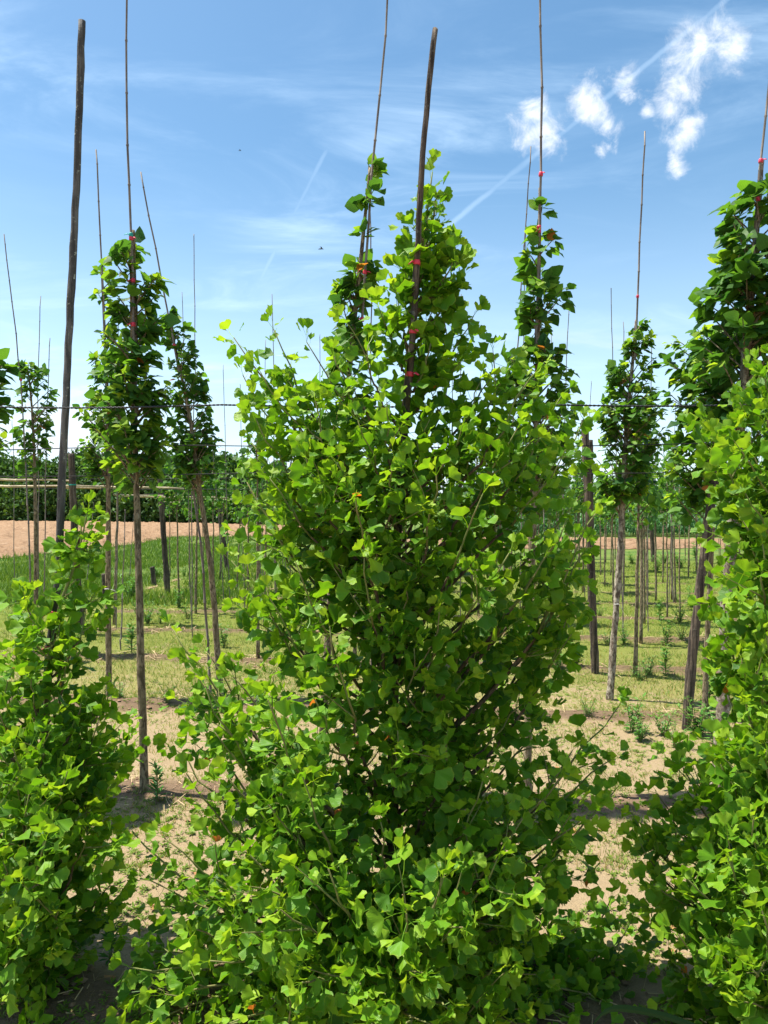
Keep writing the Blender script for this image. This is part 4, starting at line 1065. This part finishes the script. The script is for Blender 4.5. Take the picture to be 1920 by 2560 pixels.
o = link('rough_grass', raw_mesh('rough_grass', V, np.arange(len(V)).reshape(-1, 3), M_GRAS, False, {'tint': ('FLOAT', np.repeat(np.clip(r.normal(.16, .2, n), 0, .93), 3)), 'lu': ('FLOAT_VECTOR', np.zeros((len(V), 3)))}))
tag(o, 'longer rough green grass along the edge of the ploughed field', 'grass', kind='stuff')
# seedlings on the bare sand
def rosettes(name, label, n, y0, y1, smin, smax, mat, seed, nl=7, thr=.40):
    r = np.random.default_rng(seed)
    x, y = in_view(n, y0, y1, r); c = fbm(x * 1.1, y * 1.1, 41) + (fbm(x * 4, y * 4, 42) - .47) * .6; k = c > thr; x, y = x[k], y[k]; n = len(x); z = gz(x, y)
    V, T = [], []
    s = r.uniform(smin, smax, n)
    for j in range(nl):
        a = r.uniform(0, 6.283, n); up = r.uniform(.1, .8, n); l = s * r.uniform(.6, 1.1, n); w = l * .16
        dx, dy = np.cos(a), np.sin(a)
        p0 = np.stack([x, y, z], -1); pm = np.stack([x + dx * l * .55, y + dy * l * .55, z + l * up * .7], -1); pe = np.stack([x + dx * l, y + dy * l, z + l * up * .8], -1)
        sd = np.stack([-dy * w, dx * w, np.zeros(n)], -1)
        V.append(np.stack([p0, pm + sd, pe, pm - sd], 1)); T.append(np.repeat(np.clip(r.normal(.5, .22, n), 0, .93)[:, None], 4, 1))
    V = np.concatenate(V).reshape(-1, 3); T = np.concatenate(T).ravel()
    o = link(name, raw_mesh(name, V, np.arange(len(V)).reshape(-1, 4), mat, False, {'tint': ('FLOAT', T), 'lu': ('FLOAT_VECTOR', np.zeros((len(V), 3)))}))
    tag(o, label, 'seedlings', kind='stuff')
rosettes('seedlings', 'tiny green seedlings dotted over the bare sand', 16000, 1.9, 8.0, .010, .032, M_GRAS, 51, 7, .40)
# straw and dead bits along the rows
n = 5200; r = np.random.default_rng(61)
k = r.integers(0, 9, n); x = r.uniform(-.58, .58, n) * (ROW0 + ROWD * k + 1.0); x = np.maximum(x, -5); y = ROW0 + ROWD * k - ROWS * x + r.normal(size=n) * .17
cl = fbm(x * 1.7, y * .3 + k * 9, 71) > .42; x, y = x[cl], y[cl]; n = len(x); z = gz(x, y) + r.uniform(.0, .03, n); a = r.uniform(0, 6.283, n); l = r.uniform(.015, .075, n) * np.interp(y, [2, 4, 8], [.45, .8, 1.2]); w = np.interp(y, [2, 5, 9], [.0009, .0017, .003])
up = r.normal(size=n) * .16
d1 = np.stack([np.cos(a) * l, np.sin(a) * l, up * l], -1); sd = np.stack([-np.sin(a) * w, np.cos(a) * w, np.full(n, .001)], -1); c = np.stack([x, y, z], -1)
V = np.stack([c - d1 - sd, c - d1 + sd, c + d1 + sd, c + d1 - sd], 1).reshape(-1, 3)
tag(link('straw', raw_mesh('straw', V, np.arange(len(V)).reshape(-1, 4), M_STRAW, False)), 'dry straw and twigs lying along the planting rows', 'straw', kind='stuff')
# clods of soil along the rows
V, Fc = [], []
ico = [(0, 0, 1), (.9, 0, .35), (.28, .85, .4), (-.72, .53, .3), (-.72, -.53, .45), (.28, -.85, .3), (0, 0, -.4)]
icf = [(0, 1, 2), (0, 2, 3), (0, 3, 4), (0, 4, 5), (0, 5, 1), (6, 2, 1), (6, 3, 2), (6, 4, 3), (6, 5, 4), (6, 1, 5)]
for i in range(2600):
    kk = r.integers(0, 8); xx = r.uniform(-.56, .56) * (ROW0 + ROWD * kk + 1); 
    if xx < -5: continue
    yy = ROW0 + ROWD * kk - ROWS * xx + r.normal() * .20; s = r.uniform(.004, .020) * (1.7 if r.random() < .06 else 1); zz = gz1(xx, yy); ang = r.uniform(0, 6.28); c_, s_ = math.cos(ang), math.sin(ang)
    off = len(V)
    for (a_, b_, c2) in ico:
        q = r.uniform(.75, 1.25); V.append((xx + (a_ * c_ - b_ * s_) * s * q, yy + (a_ * s_ + b_ * c_) * s * q, zz + c2 * s * .8))
    Fc += [tuple(off + j for j in f) for f in icf]
M_CLOD = plain('soil_clod', (0.26, 0.165, 0.105), .95, .1, 30, .35)
tag(link('soil_clods', raw_mesh('soil_clods', np.array(V), np.array(Fc), M_CLOD, False)), 'small brown soil clods along the planting rows', 'soil', kind='stuff')

def weed(seed, h, stems, leafn, spread):
    r = np.random.default_rng(seed); mb = MB(); V, T = [], []
    for s in range(stems):
        a = r.uniform(0, 6.28); tip = Vector((math.cos(a) * spread * r.uniform(.3, 1), math.sin(a) * spread * r.uniform(.3, 1), h * r.uniform(.6, 1.1)))
        pts = bez(Vector((tip.x * .1, tip.y * .1, -.02)), Vector((tip.x * .3, tip.y * .3, tip.z * .6)), tip, 6); mb.tube(pts, [.004, .0035, .003, .0025, .002, .001], 4, 0, 0, False)
        for j in range(leafn):
            t = r.uniform(.12, 1); i = min(4, int(t * 5)); p = pts[i].lerp(pts[i + 1], t * 5 - i); b_ = r.uniform(0, 6.28); l = h * r.uniform(.18, .36) * (1.15 - .5 * t); w = l * .13
            d = Vector((math.cos(b_), math.sin(b_), r.uniform(.1, .9))).normalized(); sd = d.cross(Vector((0, 0, 1))).normalized() * w
            m = p + d * l * .5; e = p + d * l - Vector((0, 0, l * .12))
            V += [tuple(p), tuple(m + sd), tuple(e), tuple(m - sd)]; T += [min(.93, max(0, r.normal(.35 + .3 * t, .14)))] * 4
    root = empty('weed', (0, 0, 0)); mb.build('stem', M_TWIG, root)
    V = np.array(V); link('leaves', raw_mesh('leaves', V, np.arange(len(V)).reshape(-1, 4), M_WEED, False, {'tint': ('FLOAT', np.array(T)), 'lu': ('FLOAT_VECTOR', np.zeros((len(V), 3)))}), root)['kind'] = 'stuff'
    return root
wp = [weed(600, .30, 7, 16, .12), weed(601, .22, 9, 14, .14), weed(602, .38, 4, 20, .06), weed(603, .16, 10, 10, .14), weed(604, .26, 12, 16, .18)]
spots = [(1318, 1665, 0, 1.0), (1395, 1680, 4, .9), (1440, 1672, 4, 1.0), (1665, 1690, 2, .8), (1620, 1690, 1, .9), (1600, 1700, 3, 1.1), (1560, 1612, 1, 1.1), (1520, 1612, 1, .9), (1665, 1612, 0, 1.0), (1705, 1605, 3, 1.3), (1725, 1520, 0, 1.3), (1690, 1500, 1, .8), (1650, 1555, 2, .9), (1700, 1560, 1, 1.1), (1445, 1550, 2, .8),
         (1580, 1830, 0, .95), (1600, 1850, 4, .75), (1660, 1840, 1, .9), (1745, 1840, 4, 1.0), (1770, 1800, 2, .9), (1470, 1800, 3, .9), (1690, 1870, 3, 1.0), (1790, 1860, 0, .8),
         (325, 1500, 4, 1.7), (345, 1540, 1, 1.2), (395, 1445, 4, 1.4), (370, 1560, 1, 1.3), (330, 1640, 2, 1.0), (445, 1520, 0, 1.1), (470, 1545, 1, 1.0), (400, 1560, 0, .9), (50, 1630, 2, 1.2), (160, 1640, 1, 1.2), (180, 1660, 2, 1.0), (30, 1560, 1, 1.0),
         (395, 2010, 2, .6), (420, 1765, 3, .8), (275, 2420, 2, .45), (300, 1755, 3, .9), (600, 1560, 1, 1), (560, 1620, 0, 1), (460, 1440, 1, 1.2), (1340, 1640, 3, 1.2), (1370, 1560, 1, 1.0), (1500, 1545, 3, 1.0), (1640, 1432, 4, 1.6), (1700, 1420, 4, 1.7), (1660, 1410, 4, 1.6), (1740, 1400, 0, 1.8), (1580, 1410, 4, 1.6)]
for (px, py, k, s) in spots:
    x, y = gpt(px, py)
    o = copy_thing(wp[k], (x, y, gz1(x, y)), random.uniform(0, 6.28), s * random.uniform(.9, 1.1)); tag(o, ('upright bushy weed with narrow leaves along a planting row', 'low spreading weed with many stems along a planting row', 'tall thin weed with few stems along a planting row', 'short tufted weed hugging the ground along a planting row', 'wide dense weed clump along a planting row')[k], 'weed', ('upright bushy weeds', 'low spreading weeds', 'tall thin weeds', 'short tufted weeds', 'wide weed clumps')[k])
for p_ in wp:
    for ch in list(p_.children): bpy.data.objects.remove(ch)
    bpy.data.objects.remove(p_)

# fallen dead ginkgo leaves on the sand
r = np.random.default_rng(91)
for i in range(34):
    py = r.uniform(1900, 2540); px = r.choice([r.uniform(120, 520), r.uniform(1350, 1800)]); x, y = gpt(px, py)
    V, Fc, LU = GVAR[int(r.integers(len(GVAR)))]
    if ('dead', i % 9) not in _cache: _cache[('dead', i % 9)] = raw_mesh('fallen_leaf', (GVAR[i % 9][0] - [0, 1.4, 0]), GVAR[i % 9][1], M_DEAD)
    o = link('fallen_leaf', _cache[('dead', i % 9)], loc=(x, y, gz1(x, y) + .006)); o.scale = (.03,) * 3; o.rotation_euler = (r.normal() * .15, r.normal() * .15, r.uniform(0, 6.28))
    tag(o, 'brown dead ginkgo leaf lying on the sand', 'leaf', 'dead leaves on the sand')

# broad grass blade, shade put into its dark colour, arching low in front of the tall ginkgo
root_p = P(1440, 2740, 1.75); pts = bez(root_p, P(1460, 2505, 1.72), P(1560, 2522, 1.70), 8)[:-1] + bez(P(1560, 2522, 1.70), P(1690, 2535, 1.68), P(1800, 2600, 1.66), 8)
mb = MB()
for i in range(len(pts) - 1):
    a, c = pts[i], pts[i + 1]; wa = .013 * math.sin(math.pi * (i + .6) / len(pts)) ** .5; wb = .013 * math.sin(math.pi * min(.98, (i + 1.6) / len(pts))) ** .5
    up = Vector((.15, -.45, .8)).normalized()
    mb.quad(a, a + up * wa + Vector((0, .004, 0)), c + up * wb + Vector((0, .004, 0)), c); mb.quad(a - up * wa, a, c, c - up * wb)
st = MB(); st.tube([Vector((root_p.x - .01, root_p.y + .02, gz1(root_p.x, root_p.y) - .02)), root_p.lerp(Vector((root_p.x, root_p.y, 0)), .4), root_p], [.006, .005, .004], 6)
e = empty('grass_plant', (root_p.x, root_p.y, gz1(root_p.x, root_p.y)), 'broad grass blade with shade painted into its dark colour, arching in front of the spreading low ginkgo limbs', 'grass'); og = e.location.copy()
mb.build('blade', M_BLADE_SHADE, e, og); st.build('stem', M_BLADE_SHADE, e, og)

# white string ties between trunks and stakes
for (p, q, lab) in ((P(272, 1472, 6.5), P(300, 1484, 6.9), 'white string tied round the thin tree behind the rough brown trunk'), (P(1543, 1510, 6.45), P(1560, 1535, 6.6), 'white string tied round the pale trunk of the cone-shaped tree')):
    mb = MB(); m = p.lerp(q, .5) + Vector((0, -.02, .01)); mb.tube([p + Vector((-.03, -.02, 0)), p + Vector((0, -.04, .005)), m, q], .0028, 5); o = link('string', mb.mesh('string', M_WHITE, True, p), loc=p); tag(o, lab, 'string')

# two small birds high up
for (px, py, d, s) in ((803, 623, 30, .14), (600, 377, 40, .10)):
    c = P(px, py, d); e = empty('bird', c, 'tiny dark bird flying in the open sky', 'bird', 'birds in the sky')
    mb = MB(); mb.tube([(-s * .9, 0, 0), (-s * .4, 0, .01), (s * .2, 0, .02), (s * .7, 0, 0)], [s * .04, s * .16, s * .18, s * .05], 7); mb.build('body', M_BIRD, e)
    for sg in (-1, 1):
        mb = MB(); mb.tube([(s * .2, 0, .02), (s * .1, sg * s * .6, s * .35), (-s * .3, sg * s * 1.3, s * .25)], [s * .2, s * .16, s * .03], 6, squash=.15); mb.build('wing', M_BIRD, e)
print('objects', len(bpy.data.objects), 'tris', sum(len(o.data.polygons) for o in bpy.data.objects if o.type == 'MESH'))
